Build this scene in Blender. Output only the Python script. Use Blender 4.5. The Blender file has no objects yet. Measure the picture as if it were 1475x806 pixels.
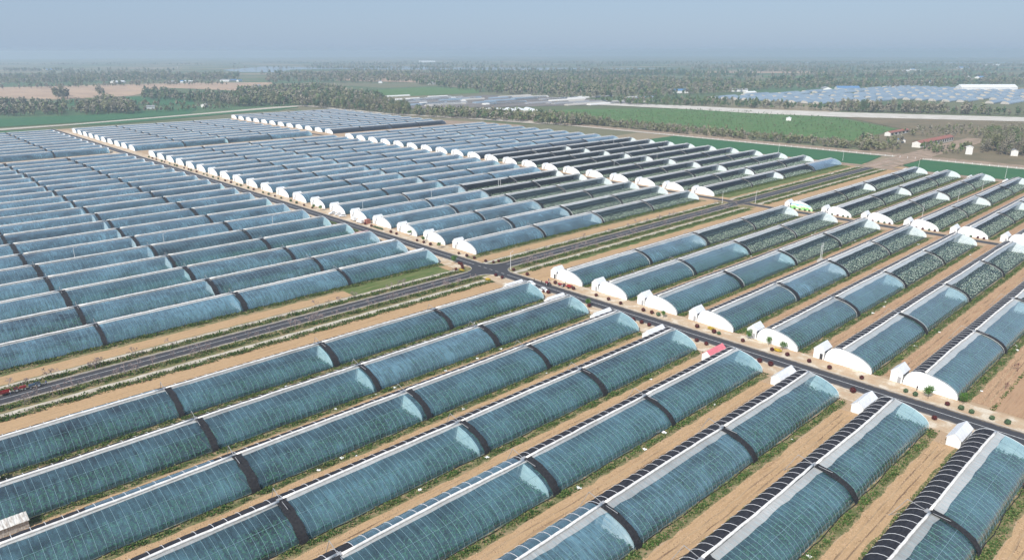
import bpy, math, random
import numpy as np
from mathutils import Vector, Matrix
R = math.radians
scene = bpy.context.scene
col = scene.collection

# ------------------------------------------------------------------ camera
CAM = (1.24, 2.836, 100.0); PITCH = R(17.75855); HEAD = R(46.83683); FPX = 1025.15
cd = bpy.data.cameras.new('camera'); cam = bpy.data.objects.new('camera', cd); col.objects.link(cam)
cd.sensor_width = 36; cd.lens = FPX / 1475 * 36; cd.clip_start = 1; cd.clip_end = 60000
cam.location = CAM
cam.rotation_euler = (Matrix.Rotation(HEAD - R(90), 3, 'Z') @ Matrix.Rotation(R(90) - PITCH, 3, 'X') @ Matrix.Rotation(-.0016, 3, 'Z')).to_euler()
scene.camera = cam

# ------------------------------------------------------------------ sky, sun, exposure
SUN_EL, SUN_AZ = R(41), R(194)          # azimuth of the sun measured from +X towards +Y
w = bpy.data.worlds.new('World'); scene.world = w; w.use_nodes = True
nt = w.node_tree; bg = nt.nodes['Background']
sky = nt.nodes.new('ShaderNodeTexSky'); sky.sky_type = 'NISHITA'; sky.sun_disc = False
sky.sun_elevation = SUN_EL; sky.sun_rotation = R(90) - SUN_AZ
sky.air_density = 1.0; sky.dust_density = 1.0; sky.ozone_density = 2.0; sky.altitude = 0
mx = nt.nodes.new('ShaderNodeMix'); mx.data_type = 'RGBA'; mx.inputs[0].default_value = .82      # a hazy, evenly veiled sky
nt.links.new(sky.outputs[0], mx.inputs[6]); mx.inputs[7].default_value = (2.65, 3.6, 4.95, 1)
nt.links.new(mx.outputs[2], bg.inputs[0]); bg.inputs[1].default_value = .10
sl = bpy.data.lights.new('sun', 'SUN'); sun = bpy.data.objects.new('sun', sl); col.objects.link(sun)
sl.energy = 4.6; sl.angle = R(.6); sl.color = (1, .955, .88)
sd = Vector((math.cos(SUN_EL) * math.cos(SUN_AZ), math.cos(SUN_EL) * math.sin(SUN_AZ), math.sin(SUN_EL)))
sun.rotation_euler = sd.to_track_quat('Z', 'Y').to_euler()
vs = scene.view_settings; vs.view_transform = 'Standard'; vs.look = 'None'; vs.exposure = 0.45; vs.gamma = 1; vs.use_curve_mapping = False
cy = scene.cycles; cy.max_bounces = 8; cy.transparent_max_bounces = 24; cy.volume_bounces = 1; cy.use_denoising = True
cy.diffuse_bounces = 3; cy.glossy_bounces = 3; cy.caustics_reflective = False; cy.caustics_refractive = False

rnd = random.Random(7); nr = np.random.RandomState(7)
def gp(x, y, z=0.0):
    """photo pixel -> point of the ground plane"""
    x -= 737.5; y -= 403
    x, y = x - y * .0016, x * .0016 + y
    u, v = x / FPX, y / FPX
    h = math.cos(PITCH) - v * math.sin(PITCH); dz = -math.sin(PITCH) - v * math.cos(PITCH)
    c, s = math.cos(HEAD), math.sin(HEAD); t = (CAM[2] - z) / -dz
    return (CAM[0] + (c * h + s * u) * t, CAM[1] + (s * h - c * u) * t)

# ------------------------------------------------------------------ materials
class N:
    def __init__(s, name):
        s.m = bpy.data.materials.new(name); s.m.use_nodes = True; s.t = s.m.node_tree; s.t.nodes.clear()
        s.out = s.t.nodes.new('ShaderNodeOutputMaterial')
    def n(s, t, **k):
        o = s.t.nodes.new('ShaderNode' + t)
        for a, b in k.items():
            if a.startswith('i_'):
                key = a[2:]; key = int(key) if key.isdigit() else key
                s.put(o.inputs[key], b)
            else: setattr(o, a, b)
        return o
    def put(s, inp, v):
        if isinstance(v, bpy.types.NodeSocket): s.t.links.new(v, inp)
        elif isinstance(v, (tuple, list)) and len(v) == 3 and inp.type == 'RGBA': inp.default_value = (*v, 1)
        else: inp.default_value = v
    def pos(s, sc=(1, 1, 1), rot=(0, 0, 0)):
        g = s.n('NewGeometry'); mp = s.n('Mapping', i_0=g.outputs['Position']); mp.inputs['Scale'].default_value = sc; mp.inputs['Rotation'].default_value = rot
        return mp.outputs[0]
    def noise(s, scale, detail=4, vec=None, rough=.55):
        return s.n('TexNoise', i_Vector=vec if vec is not None else s.pos(), i_Scale=scale, i_Detail=detail, i_Roughness=rough).outputs['Fac']
    def ramp(s, f, pts):
        r = s.n('ValToRGB', i_Fac=f); e = r.color_ramp.elements
        while len(e) > 1: e.remove(e[-1])
        e[0].position = pts[0][0]; e[0].color = (*pts[0][1], 1)
        for p, c in pts[1:]:
            q = e.new(p); q.color = (*c, 1)
        return r.outputs[0]
    def mix(s, f, a, b, mode='MIX'):
        o = s.n('Mix', data_type='RGBA', blend_type=mode); s.put(o.inputs[0], f); s.put(o.inputs[6], a); s.put(o.inputs[7], b); return o.outputs[2]
    def math(s, op, a, b=0.0, clamp=False):
        o = s.n('Math', operation=op, use_clamp=clamp); s.put(o.inputs[0], a); s.put(o.inputs[1], b); return o.outputs[0]
    def principled(s, colr, rough=.8, bump=None, bd=.1, bs=.5, spec=.3, metal=0):
        p = s.n('BsdfPrincipled', i_Roughness=rough, i_Metallic=metal); s.put(p.inputs['Base Color'], colr); p.inputs['Specular IOR Level'].default_value = spec
        if bump is not None:
            b = s.n('Bump', i_Height=bump, i_Distance=bd, i_Strength=bs); s.t.links.new(b.outputs[0], p.inputs['Normal'])
        s.t.links.new(p.outputs[0], s.out.inputs[0]); return s.m
def mat(name, c1, c2=None, scale=1.0, rough=.8, bump=.5, bd=.03, spec=.3, vec=(1, 1, 1), lo=.35, hi=.65, metal=0):
    s = N(name)
    f = s.noise(scale, 5, s.pos(vec))
    c = s.ramp(f, [(lo, c1), (hi, c2 or tuple(x * .8 for x in c1))])
    return s.principled(c, rough, f, bd, bump, spec, metal)

def film_mat(name, milk, milk_col, tint, refl, var=.5):
    s = N(name)
    oi = s.n('ObjectInfo').outputs['Random']
    big = s.noise(.07, 5, s.pos((1, 1.6, 1)), .65); fine = s.noise(1.3, 5, s.pos((1, .16, .16)), .65); drip = s.noise(3.0, 3, s.pos((1, .10, .10)))
    bigc = s.n('MapRange', i_0=big, i_1=.32, i_2=.68, i_3=.3, i_4=1.7).outputs[0]; finec = s.n('MapRange', i_0=fine, i_1=.3, i_2=.75, i_3=.4, i_4=1.75).outputs[0]
    a = s.math('MULTIPLY', bigc, finec); a = s.math('ADD', s.math('MULTIPLY', a, var), 1 - var)
    a = s.math('ADD', a, s.math('MULTIPLY', s.math('SUBTRACT', oi, .5), .5))
    fac = s.math('MULTIPLY', a, milk, True)
    nrm = s.n('Bump', i_Height=s.math('ADD', fine, s.math('MULTIPLY', drip, .6)), i_Distance=.10, i_Strength=.6).outputs[0]
    tr = s.n('BsdfTransparent', i_0=tint)
    df = s.n('BsdfDiffuse', i_0=milk_col, i_Normal=nrm); tl = s.n('BsdfTranslucent', i_0=milk_col)
    mk = s.n('MixShader', i_0=.45, i_1=df.outputs[0], i_2=tl.outputs[0])
    b = s.n('MixShader', i_0=fac, i_1=tr.outputs[0], i_2=mk.outputs[0])
    gl = s.n('BsdfGlossy', i_0=(.95, .97, 1), i_Roughness=.15, i_Normal=nrm)
    fc = s.n('LayerWeight', i_Blend=.5).outputs['Facing']      # Schlick, the same from both sides of the thin film
    fr = s.math('MULTIPLY', s.math('ADD', s.math('MULTIPLY', s.math('POWER', fc, 4.0), .92), .06), refl, True)
    o = s.n('MixShader', i_0=fr, i_1=b.outputs[0], i_2=gl.outputs[0])
    s.t.links.new(o.outputs[0], s.out.inputs[0]); return s.m

M = {}
M['film'] = film_mat('blue_film', .23, (.24, .50, .62), (.76, .91, .93), 1.7, 1.0)
M['film_milky'] = film_mat('milky_film', .36, (.26, .50, .64), (.82, .92, .95), 1.8, .95)  # milkier film: sky reflection and haze on the farther rows put into its colour
M['film_clear'] = film_mat('clear_film', .012, (.45, .55, .6), (.90, .94, .94), .25)
M['film_black'] = film_mat('dark_film', .05, (.2, .25, .3), (.18, .22, .28), 1.0)
M['vent'] = film_mat('vent_film', .78, (.78, .77, .75), (.7, .75, .76), 1.0, .25)
M['roll'] = mat('white_roll', (.80, .78, .76), (.58, .55, .52), .9, .7, .5, .05)
M['quilt'] = mat('black_quilt', (.012, .012, .017), (.030, .029, .036), 1.2, .75, .8, .08, .25, (.6, 1.5, 1))
M['band'] = mat('black_band', (.012, .012, .015), (.030, .029, .032), 2.0, .8, .8, .05, .25)
M['strap'] = mat('strap', (.62, .62, .64), (.45, .45, .48), 3, .7)
M['rib'] = mat('rib', (.27, .41, .47), (.19, .31, .36), 1.5, .5)
M['wall'] = mat('white_panel', (.78, .78, .77), (.66, .66, .65), .7, .6, .2, .02)
M['wall_in'] = mat('white_board', (.86, .87, .88), (.78, .8, .82), .5, .7, .2, .02)
M['shed_roof'] = mat('shed_roof', (.72, .73, .76), (.62, .63, .66), 1.2, .5, .3, .02)
M['pink_roof'] = mat('pink_roof', (.72, .20, .24), (.62, .17, .2), 1.2, .6, .3, .02)
M['tin'] = mat('tin', (.70, .68, .64), (.36, .31, .27), 1.5, .55, .4, .02, .3, (2, .3, 1))
M['dark'] = mat('dark_opening', (.03, .03, .035), (.05, .05, .05), 2)
M['grey_metal'] = mat('grey_metal', (.35, .35, .36), (.25, .25, .26), 3, .5)
M['bed'] = mat('bed_soil', (.022, .026, .022), (.05, .055, .045), .5, .95, .8, .1, .1, (3, .4, 1))
M['crop'] = mat('crop_leaf', (.035, .11, .05), (.07, .16, .06), 1.2, .7, .6, .1, .3)
M['seedling'] = mat('pale_seedling', (.66, .68, .58), (.36, .46, .3), 1.0, .8)

s = N('soil'); a = s.noise(.05, 5); b = s.noise(.6, 6, s.pos((.18, 1, 1))); c = s.noise(2.5, 5)
cc = s.mix(a, (.36, .24, .15), (.43, .30, .19)); cc = s.mix(s.math('MULTIPLY', b, .55), cc, (.30, .21, .14)); cc = s.mix(s.math('MULTIPLY', c, .3), cc, (.5, .4, .29))
M['soil'] = s.principled(cc, .95, c, .08, .6, .1)
s = N('sand'); a = s.noise(.08, 5); b = s.noise(1.1, 5, s.pos((.05, 1, 1)), .7); c = s.noise(1.1, 7, None, .65)
cc = s.ramp(b, [(.30, (.22, .135, .075)), (.43, (.37, .235, .125)), (.55, (.43, .28, .155)), (.70, (.27, .17, .095))]); cc = s.mix(s.math('MULTIPLY', a, .5), cc, (.44, .315, .2)); cc = s.mix(s.ramp(c, [(.52, (0, 0, 0)), (.7, (.7, .7, .7))]), cc, (.25, .175, .105))
M['sand'] = s.principled(cc, .95, s.math('ADD', b, s.math('MULTIPLY', c, .4)), .12, .6, .1)
s = N('red_dirt'); a = s.noise(.1, 5); b = s.noise(.9, 5, s.pos((.06, 1, 1)), .7); c = s.noise(1.2, 7, None, .65)
cc = s.ramp(b, [(.30, (.19, .115, .07)), (.43, (.32, .19, .115)), (.55, (.36, .225, .14)), (.70, (.24, .15, .09))]); cc = s.mix(s.ramp(c, [(.52, (0, 0, 0)), (.7, (.7, .7, .7))]), cc, (.21, .14, .085)); cc = s.mix(s.math('MULTIPLY', a, .4), cc, (.47, .32, .2))
M['red_dirt'] = s.principled(cc, .95, s.math('ADD', b, s.math('MULTIPLY', c, .4)), .12, .6, .1)
s = N('verge'); a = s.noise(.35, 5); b = s.noise(1.6, 5)
cc = s.ramp(a, [(.36, (.30, .215, .13)), (.5, (.17, .155, .075)), (.64, (.07, .10, .03))]); cc = s.mix(s.math('MULTIPLY', b, .4), cc, (.24, .2, .11))
M['verge'] = s.principled(cc, .95, b, .15, .8, .1)
s = N('verge_soil'); a = s.noise(.22, 5); b = s.noise(1.8, 5)
cc = s.ramp(a, [(.36, (.44, .31, .205)), (.52, (.47, .36, .25)), (.62, (.58, .50, .40))]); cc = s.mix(s.ramp(b, [(.52, (0, 0, 0)), (.7, (.55, .55, .55))]), cc, (.32, .23, .15))
M['verge_soil'] = s.principled(cc, .95, b, .06, .6, .1)
M['lawn'] = mat('lawn', (.06, .11, .025), (.17, .17, .075), .8, .9, .6, .1, .1, (.12, 1, 1))
M['pale'] = mat('pale_concrete', (.52, .47, .40), (.36, .31, .25), .6, .9, .4, .03, .1, (.4, 1, 1))
def asphalt(name, axis, c0, half):
    s = N(name); a = s.noise(.12, 5); b = s.noise(4, 5); d = s.noise(.45, 6, None, .7)
    cc = s.mix(a, (.030, .030, .038), (.050, .049, .055)); cc = s.mix(s.math('MULTIPLY', b, .35), cc, (.075, .073, .076))
    p = s.n('SeparateXYZ', i_0=s.n('NewGeometry').outputs['Position']).outputs[axis]; e = s.math('ABSOLUTE', s.math('SUBTRACT', p, c0))
    e = s.n('MapRange', i_0=e, i_1=half - 2.2, i_2=half + .3, i_3=0.0, i_4=1.0).outputs[0]
    f = s.n('MapRange', i_0=s.math('ADD', e, d), i_1=.95, i_2=1.35, i_3=0.0, i_4=.9).outputs[0]
    cc = s.mix(f, cc, (.30, .235, .165)); sp = s.n('MapRange', i_0=d, i_1=.66, i_2=.8, i_3=0.0, i_4=.35).outputs[0]; cc = s.mix(sp, cc, (.2, .17, .135))
    return s.principled(cc, .85, b, .01, .4, .3)
M['asphalt'] = asphalt('asphalt', 0, 218.6, 4.2); M['asphalt_x'] = asphalt('asphalt_x', 1, 250.3, 4.1); M['asphalt_l'] = asphalt('asphalt_l', 0, 449.85, 3.3)
M['asphalt_j'] = asphalt('asphalt_j', 0, 218.6, 400)
M['rut'] = mat('rut', (.17, .11, .07), (.40, .28, .17), .7, .95, .6, .1, .1, (.10, 1.4, 1), .38, .58)
M['paint'] = mat('road_paint', (.62, .62, .62), (.36, .36, .36), 1.4, .7, .2, .005)
M['kerb'] = mat('kerb', (.48, .45, .41), (.36, .33, .3), 1.0, .9)
s = N('farmland')
v = s.n('TexVoronoi', i_Vector=s.pos((.0022, .0045, 1), (0, 0, R(12))), i_Scale=1.0); a = s.noise(.0012, 4); b = s.noise(.02, 5, s.pos((1, .3, 1)))
vs_ = s.n('SeparateColor', i_0=v.outputs['Color']).outputs[0]
cc = s.ramp(vs_, [(.0, (.07, .13, .06)), (.25, (.12, .14, .07)), (.4, (.22, .19, .125)), (.55, (.06, .14, .06)), (.72, (.17, .165, .10)), (.85, (.32, .25, .17))]); cc = s.mix(s.math('MULTIPLY', b, .5), cc, (.09, .10, .06))
M['farmland'] = s.principled(cc, .95, b, .3, .4, .1)
M['wheat'] = mat('young_wheat', (.030, .105, .045), (.045, .13, .05), .25, .85, .5, .1, .15, (1, .2, 1))
M['nursery'] = mat('nursery_green', (.07, .15, .045), (.11, .17, .065), .06, .9, .6, .3, .1)
M['tan_field'] = mat('tan_field', (.46, .32, .22), (.36, .25, .18), .02, .95, .4, .1, .1, (1, .3, 1))
M['brown_field'] = mat('brown_field', (.14, .12, .075), (.20, .155, .10), .03, .95, .5, .2, .1)
M['white_road'] = mat('white_road', (.58, .54, .49), (.45, .41, .36), .05, .9, .3, .05, .1)
M['rubble'] = mat('rubble', (.36, .26, .2), (.22, .17, .12), .12, .95, .8, .3, .1)
M['plots'] = mat('plots', (.22, .19, .18), (.12, .11, .10), .03, .9, .5, .2, .1, (.3, 1.5, 1))
s = N('lake'); M['lake'] = s.principled((.22, .26, .28), .12, s.noise(.05, 3), .05, .2, .5)
for k, (c1, c2) in {'bark': ((.14, .11, .085), (.09, .07, .055)), 'leaf_fresh': ((.09, .19, .03), (.05, .12, .02)), 'leaf_olive': ((.205, .20, .11), (.155, .165, .085)), 'leaf_grey': ((.25, .225, .17), (.20, .18, .135)), 'leaf_dark': ((.055, .10, .05), (.08, .13, .06)), 'leaf_mid': ((.09, .145, .05), (.125, .165, .065)), 'leaf_red': ((.11, .02, .02), (.06, .014, .016)), 'leaf_yellow': ((.62, .42, .04), (.4, .3, .05)), 'twig': ((.30, .24, .235), (.2, .155, .15)), 'twig_red': ((.2, .09, .085), (.13, .06, .06)), 'weed': ((.06, .115, .024), (.035, .075, .016)), 'weed2': ((.13, .17, .05), (.2, .17, .08))}.items():
    M[k] = mat(k, c1, c2, .8, .75, .2, .02, .2)
for k, c in {'car_white': (.8, .8, .8), 'red_paint': (.28, .03, .03), 'green_paint': (.03, .12, .07), 'blue_paint': (.06, .10, .16), 'glass': (.02, .025, .03), 'tyre': (.02, .02, .02), 'cloth_dark': (.03, .03, .04), 'cloth_blue': (.05, .08, .18), 'cloth_pale': (.5, .48, .44), 'skin': (.45, .28, .2), 'pole_white': (.75, .75, .74), 'brick': (.32, .12, .085), 'plaster': (.7, .68, .65), 'roof_grey': (.3, .3, .31), 'roof_blue': (.10, .22, .42), 'steel': (.5, .5, .52)}.items():
    M[k] = mat(k, c, tuple(x * .8 for x in c), 1.5, .3 if k in ('car_white', 'glass', 'red_paint') else .6, .1, .01, .5)
# painted gable: generic blue hills over green meadow
s = N('painted_wall'); g = s.n('NewGeometry'); sx = s.n('SeparateXYZ', i_0=g.outputs['Position'])
hh = s.math('ADD', s.math('MULTIPLY', sx.outputs[2], .18), s.math('MULTIPLY', s.math('SUBTRACT', s.noise(.35, 4), .5), .9))
cc = s.ramp(hh, [(.0, (.75, .78, .75)), (.12, (.16, .5, .12)), (.3, (.5, .72, .35)), (.42, (.75, .8, .8)), (.55, (.2, .52, .75)), (.75, (.72, .82, .88)), (.9, (.8, .8, .8))])
M['mural'] = s.principled(cc, .6)

# ------------------------------------------------------------------ object helpers
def mesh(name, V, F, mats, mi=None, smooth=False):
    me = bpy.data.meshes.new(name); me.from_pydata([tuple(map(float, v)) for v in V], [], F)
    for m in (mats if isinstance(mats, (list, tuple)) else [mats]): me.materials.append(M[m] if isinstance(m, str) else m)
    if mi is not None: me.polygons.foreach_set('material_index', np.array(mi, dtype=np.int32))
    if smooth: me.polygons.foreach_set('use_smooth', [True] * len(F))
    me.update(); return me
def fast_mesh(name, V, nv, mats, mi=None):
    """V (n,3) array made of separate polygons of nv corners each"""
    V = np.asarray(V, dtype=np.float32).reshape(-1, 3); n = len(V); nf = n // nv
    me = bpy.data.meshes.new(name); me.vertices.add(n); me.vertices.foreach_set('co', V.ravel())
    me.loops.add(n); me.loops.foreach_set('vertex_index', np.arange(n, dtype=np.int32))
    me.polygons.add(nf); me.polygons.foreach_set('loop_start', np.arange(0, n, nv, dtype=np.int32)); me.polygons.foreach_set('loop_total', np.full(nf, nv, dtype=np.int32))
    for m in mats: me.materials.append(M[m])
    if mi is not None: me.polygons.foreach_set('material_index', np.asarray(mi, dtype=np.int32))
    me.update(calc_edges=True); return me
def ob(name, me, parent=None, loc=(0, 0, 0), rz=0.0, sc=None):
    o = bpy.data.objects.new(name, me); col.objects.link(o); o.location = loc
    if rz: o.rotation_euler = (0, 0, rz)
    if sc is not None: o.scale = sc if isinstance(sc, (tuple, list)) else (sc, sc, sc)
    if parent: o.parent = parent
    return o
def tag(o, label=None, cat=None, group=None, kind=None):
    for k, v in (('label', label), ('category', cat), ('group', group), ('kind', kind)):
        if v: o[k] = v
    return o
def copy_tree(o, parent=None):
    c = o.copy(); col.objects.link(c); c.parent = parent
    for ch in o.children: copy_tree(ch, c)
    return c
class B:
    """collects boxes, prisms and tubes as one mesh"""
    def __init__(s): s.V = []; s.F = []; s.I = []
    def add(s, V, F, i=0):
        k = len(s.V); s.V += [tuple(v) for v in V]; s.F += [tuple(x + k for x in f) for f in F]; s.I += [i] * len(F); return s
    def box(s, x0, y0, z0, x1, y1, z1, i=0, tx=0.0, ty=0.0):
        v = [(x0, y0, z0), (x1, y0, z0), (x1, y1, z0), (x0, y1, z0), (x0 + tx, y0 + ty, z1), (x1 - tx, y0 + ty, z1), (x1 - tx, y1 - ty, z1), (x0 + tx, y1 - ty, z1)]
        return s.add(v, [(3, 2, 1, 0), (4, 5, 6, 7), (0, 1, 5, 4), (1, 2, 6, 5), (2, 3, 7, 6), (3, 0, 4, 7)], i)
    def prism(s, P, x0, x1, i=0, axis=0):
        """polygon P of (y,z) extruded along x (or of (x,z) along y)"""
        n = len(P); f = (lambda a, p: (a, p[0], p[1])) if axis == 0 else (lambda a, p: (p[0], a, p[1]))
        V = [f(x0, p) for p in P] + [f(x1, p) for p in P]
        return s.add(V, [tuple(range(n))[::-1], tuple(range(n, 2 * n))] + [(k, (k + 1) % n, n + (k + 1) % n, n + k) for k in range(n)], i)
    def tube(s, pts, r, n=6, i=0, r1=None):
        pts = [Vector(p) for p in pts]; V = []; m = len(pts)
        for k, p in enumerate(pts):
            d = (pts[min(k + 1, m - 1)] - pts[max(k - 1, 0)]).normalized(); u = d.orthogonal().normalized()
            if abs(d.x) > .8: u = Vector((0, 0, 1)); u = (u - d * u.dot(d)).normalized()
            w_ = d.cross(u); rr = r if r1 is None else r + (r1 - r) * k / max(1, m - 1)
            V += [p + (u * math.cos(2 * math.pi * a / n) + w_ * math.sin(2 * math.pi * a / n)) * rr for a in range(n)]
        F = [(k * n + a, k * n + (a + 1) % n, (k + 1) * n + (a + 1) % n, (k + 1) * n + a) for k in range(m - 1) for a in range(n)]
        F += [tuple(range(n))[::-1], tuple(range((m - 1) * n, m * n))]
        return s.add(V, F, i)
    def me(s, name, mats, smooth=False): return mesh(name, s.V, s.F, mats, s.I, smooth)
def sheet(name, P, m, z, label=None, kind='structure', cat=None, group=None):
    o = ob(name, mesh(name, [(x, y, z) for x, y in P], [tuple(range(len(P)))], m)); tag(o, label, cat, group, kind); return o
def rect(name, x0, y0, x1, y1, m, z): return sheet(name, [(x0, y0), (x1, y0), (x1, y1), (x0, y1)], m, z)
def ragged(name, x0, y0, x1, y1, m, z, amp=.35, step=3.0, seed=0):
    """a strip along X with uneven long edges"""
    rr = np.random.RandomState(seed + int(abs(x0 * 7 + y0 * 13))); n = max(2, int((x1 - x0) / step)); xs = np.linspace(x0, x1, n + 1)
    lo = y0 + amp * (rr.rand(n + 1) - .5) * 2; hi = y1 + amp * (rr.rand(n + 1) - .5) * 2
    V = [(x, y, z) for x, y in zip(xs, lo)] + [(x, y, z) for x, y in zip(xs, hi)]
    o = ob(name, mesh(name, V, [(k, k + 1, n + 2 + k, n + 1 + k) for k in range(n)], m)); tag(o, kind='structure'); return o

# ------------------------------------------------------------------ ground, roads, fields
G = 14000
rect('ground', -G, -G, G, G, 'farmland', -.35)
rect('site_ground', -60, -70, 682, 1150, 'soil', 0)
XW = (6, 56.5, 107.5, 156.5, 206.5); XE1 = (231, 282, 333, 384, 438); XE2 = (458, 512, 564, 619, 674)
SROW = [202 - 25 * k for k in range(8)]; NROW = [275 + 26 * k for k in range(20)]; FROW = [834 + 26.7 * k for k in range(10)]; GROW = [836 + 27 * k for k in range(12)]
for i, F in enumerate(SROW):
    ragged('dirt_track', -20, F - 9.3, 200, F - 3.0, 'sand', .02, .3); ragged('verge_strip', -20, F - 3.1, 205, F - .1, 'verge', .028, .45)
    if i < 7: ragged('dirt_track', 233, F - 9.3, 446, F - 3.0, 'red_dirt', .02, .3); ragged('verge_strip', 232, F - 3.1, 440, F - .1, 'verge', .028, .45)
    if i < 6: ragged('dirt_track', 460, F - 9.3, 680, F - 3.0, 'red_dirt', .02, .3); ragged('verge_strip', 459, F - 3.1, 676, F - .1, 'verge', .028, .45)
def ruts(x0, x1, F, seed):
    for d in (-6.9, -5.2):
        rr = np.random.RandomState(seed * 10 + int(-d * 10)); xs = np.linspace(x0, x1, 60); y = F + d + .35 * np.sin(xs * .045 + seed) + .12 * rr.randn(60); w_ = .13 + .13 * rr.rand(60)
        V = [(a, b, .026) for a, b in zip(xs, y - w_)] + [(a, b, .026) for a, b in zip(xs, y + w_)]
        tag(ob('wheel_rut', mesh('wheel_rut', V, [(k, k + 1, 61 + k, 60 + k) for k in range(59)], 'rut')), kind='structure')
for i, F in enumerate(SROW):
    ruts(-20, 198, F, i)
    if i < 7: ruts(236, 440, F, i + 20)
ragged('dirt_field', 232, -40, 446, 43, 'red_dirt', .024, .6)
# the corridor of the crossroad
for x0, x1 in ((-60, 213.4), (223.6, 445), (454.5, 700)):
    ragged('dirt_field', x0, 217.6, x1 - (8 if x0 < 0 else 0), 235.0, 'sand', .02, .3)
    ragged('verge_strip', x0, 234.6, x1, 246.0, 'verge', .028, .4)
    ragged('footpath', x0, 236.5, x1 - 8, 239.6, 'pale', .06, .25)
    ragged('verge_strip', x0, 254.4, x1, 262, 'verge', .028, .3)
    ragged('footpath', x0, 258.7, x1 - 6, 261.3, 'pale', .06, .3)
    ragged('dirt_field', x0, 262, x1, 269.8, 'sand', .02, .3)
    ragged('verge_strip', x0, 269.6, x1 - 5, 274.8, 'verge', .032, .4)
ragged('lawn', 150, 261.6, 203, 272.5, 'lawn', .05, .5); ragged('lawn', 250, 231.5, 436, 236, 'lawn', .05, .7); ragged('lawn', 460, 264, 672, 273.5, 'lawn', .05, .6)
rect('crossroad', -300, 246.2, 760, 254.4, 'asphalt_x', .040)
rect('main_road', 214.4, -200, 222.8, 1160, 'asphalt', .044)
rect('service_lane', 446.5, -100, 453.2, 1130, 'asphalt_l', .036)
def fillet(cx, cy_, sx, sy, r):
    a = [(cx + sx * r * (1 - math.cos(t)), cy_ + sy * r * (1 - math.sin(t))) for t in np.linspace(0, math.pi / 2, 9)]
    P = [(cx, cy_)] + a
    if sx * sy < 0: P = P[::-1]
    sheet('road_corner', P, 'asphalt_j', .042)
for (xa, xb, r) in ((214.4, 222.8, 7), (446.5, 453.2, 5)):
    fillet(xa, 246.2, -1, -1, r); fillet(xb, 246.2, 1, -1, r); fillet(xa, 254.4, -1, 1, r); fillet(xb, 254.4, 1, 1, r)
rect('junction', 214.4, 240, 222.8, 261, 'asphalt_j', .048); rect('junction', 207.6, 246.2, 214.4, 254.4, 'asphalt_j', .048); rect('junction', 222.8, 246.2, 229.6, 254.4, 'asphalt_j', .048)
def dashes(n0, n1, step, f):
    b = B()
    for k in np.arange(n0, n1, step): f(b, k)
    return b
def painted(name, V, F): tag(ob(name, mesh(name, V, F, 'paint')), kind='structure')
def strip(name, x0, y0, x1, y1, z=.056): painted(name, [(x0, y0, z), (x1, y0, z), (x1, y1, z), (x0, y1, z)], [(0, 1, 2, 3)])
strip('centre_line', 218.5, -200, 218.75, 238); strip('centre_line', 218.5, 262, 218.75, 1160)
for k in range(5): strip('lane_dash', 218.5, 240 + k * 4.2, 218.75, 242.2 + k * 4.2)
strip('centre_line', -300, 250.6, 207, 250.82); strip('centre_line', 230, 250.6, 442, 250.82); strip('centre_line', 458, 250.6, 760, 250.82)
strip('edge_line', -300, 254.0, 207, 254.12); strip('edge_line', -300, 246.5, 207, 246.62); strip('edge_line', 230, 246.5, 442, 246.62)
def kerb(x0, y0, x1, y1): tag(ob('kerb', B().box(x0, y0, 0, x1, y1, .14).me('kerb', 'kerb')), kind='structure')
for y0, y1 in ((-200, 238), (262, 1160)): kerb(214.1, y0, 214.4, y1); kerb(222.8, y0, 223.1, y1)
for x0, x1 in ((-300, 207), (230, 441), (459, 760)): kerb(x0, 245.95, x1, 246.2); kerb(x0, 254.4, x1, 254.65)
for k in range(4):       # rounded kerbs of the junction
    cx, cy_, sx, sy = [(214.4, 246.2, -1, -1), (222.8, 246.2, 1, -1), (214.4, 254.4, -1, 1), (222.8, 254.4, 1, 1)][k]
    pts = [(cx + sx * 7 * (1 - math.cos(t)), cy_ + sy * 7 * (1 - math.sin(t)), .08) for t in np.linspace(0, math.pi / 2, 9)]
    tag(ob('kerb', B().tube(pts, .16, 4).me('kerb', 'kerb')), kind='structure')
rect('verge_strip', 223.1, -60, 231.0, 243, 'verge_soil', .012); rect('verge_strip', 223.1, 262, 231.0, 1120, 'verge_soil', .012); rect('verge_strip', 207.2, -60, 214.1, 243, 'verge_soil', .034); rect('verge_strip', 207.2, 262, 214.1, 1120, 'verge_soil', .034)

def far(name, px, m, z): sheet(name, [gp(*p) for p in px], m, z)
sheet('wheat_field', [(690, 263), (762, 272), (764, 520), (690, 520)], 'wheat', .06); sheet('wheat_field', [(690, 20), (764, 20), (764, 235), (712, 235), (690, 205)], 'wheat', .06)
rect('perimeter_track', 676, -60, 689.6, 800, 'rubble', .05); rect('dirt_road', 676, 236, 1000, 262, 'rubble', .08)
rect('perimeter_track', 764.3, -200, 775, 1010, 'pale', .05); rect('dirt_field', 775.2, -200, 792, 1010, 'rubble', .05)
sheet('nursery_field', [(872, 345), (1050, 360), (1165, 490), (1190, 700), (1120, 800), (1000, 900), (872, 900)], 'nursery', .05)
sheet('fallow_field', [(792, -200), (1250, -200), (1310, 270), (1240, 500), (1175, 480), (1055, 355), (872, 340), (792, 300)], 'brown_field', .04)
far('white_road', [(985, 157), (1080, 163), (1195, 168), (1475, 175), (1700, 180), (1700, 174), (1475, 169), (1220, 162), (1080, 157), (985, 152), (830, 147.5), (830, 149.5)], 'white_road', .09)
far('plot_ground', [(540, 152), (560, 157), (700, 155), (820, 152), (960, 152), (830, 141), (700, 137), (600, 141)], 'plots', .05)
far('wheat_field', [(412, 157), (550, 169), (594, 173), (590, 177), (540, 177), (480, 168)], 'wheat', .06)
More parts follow.
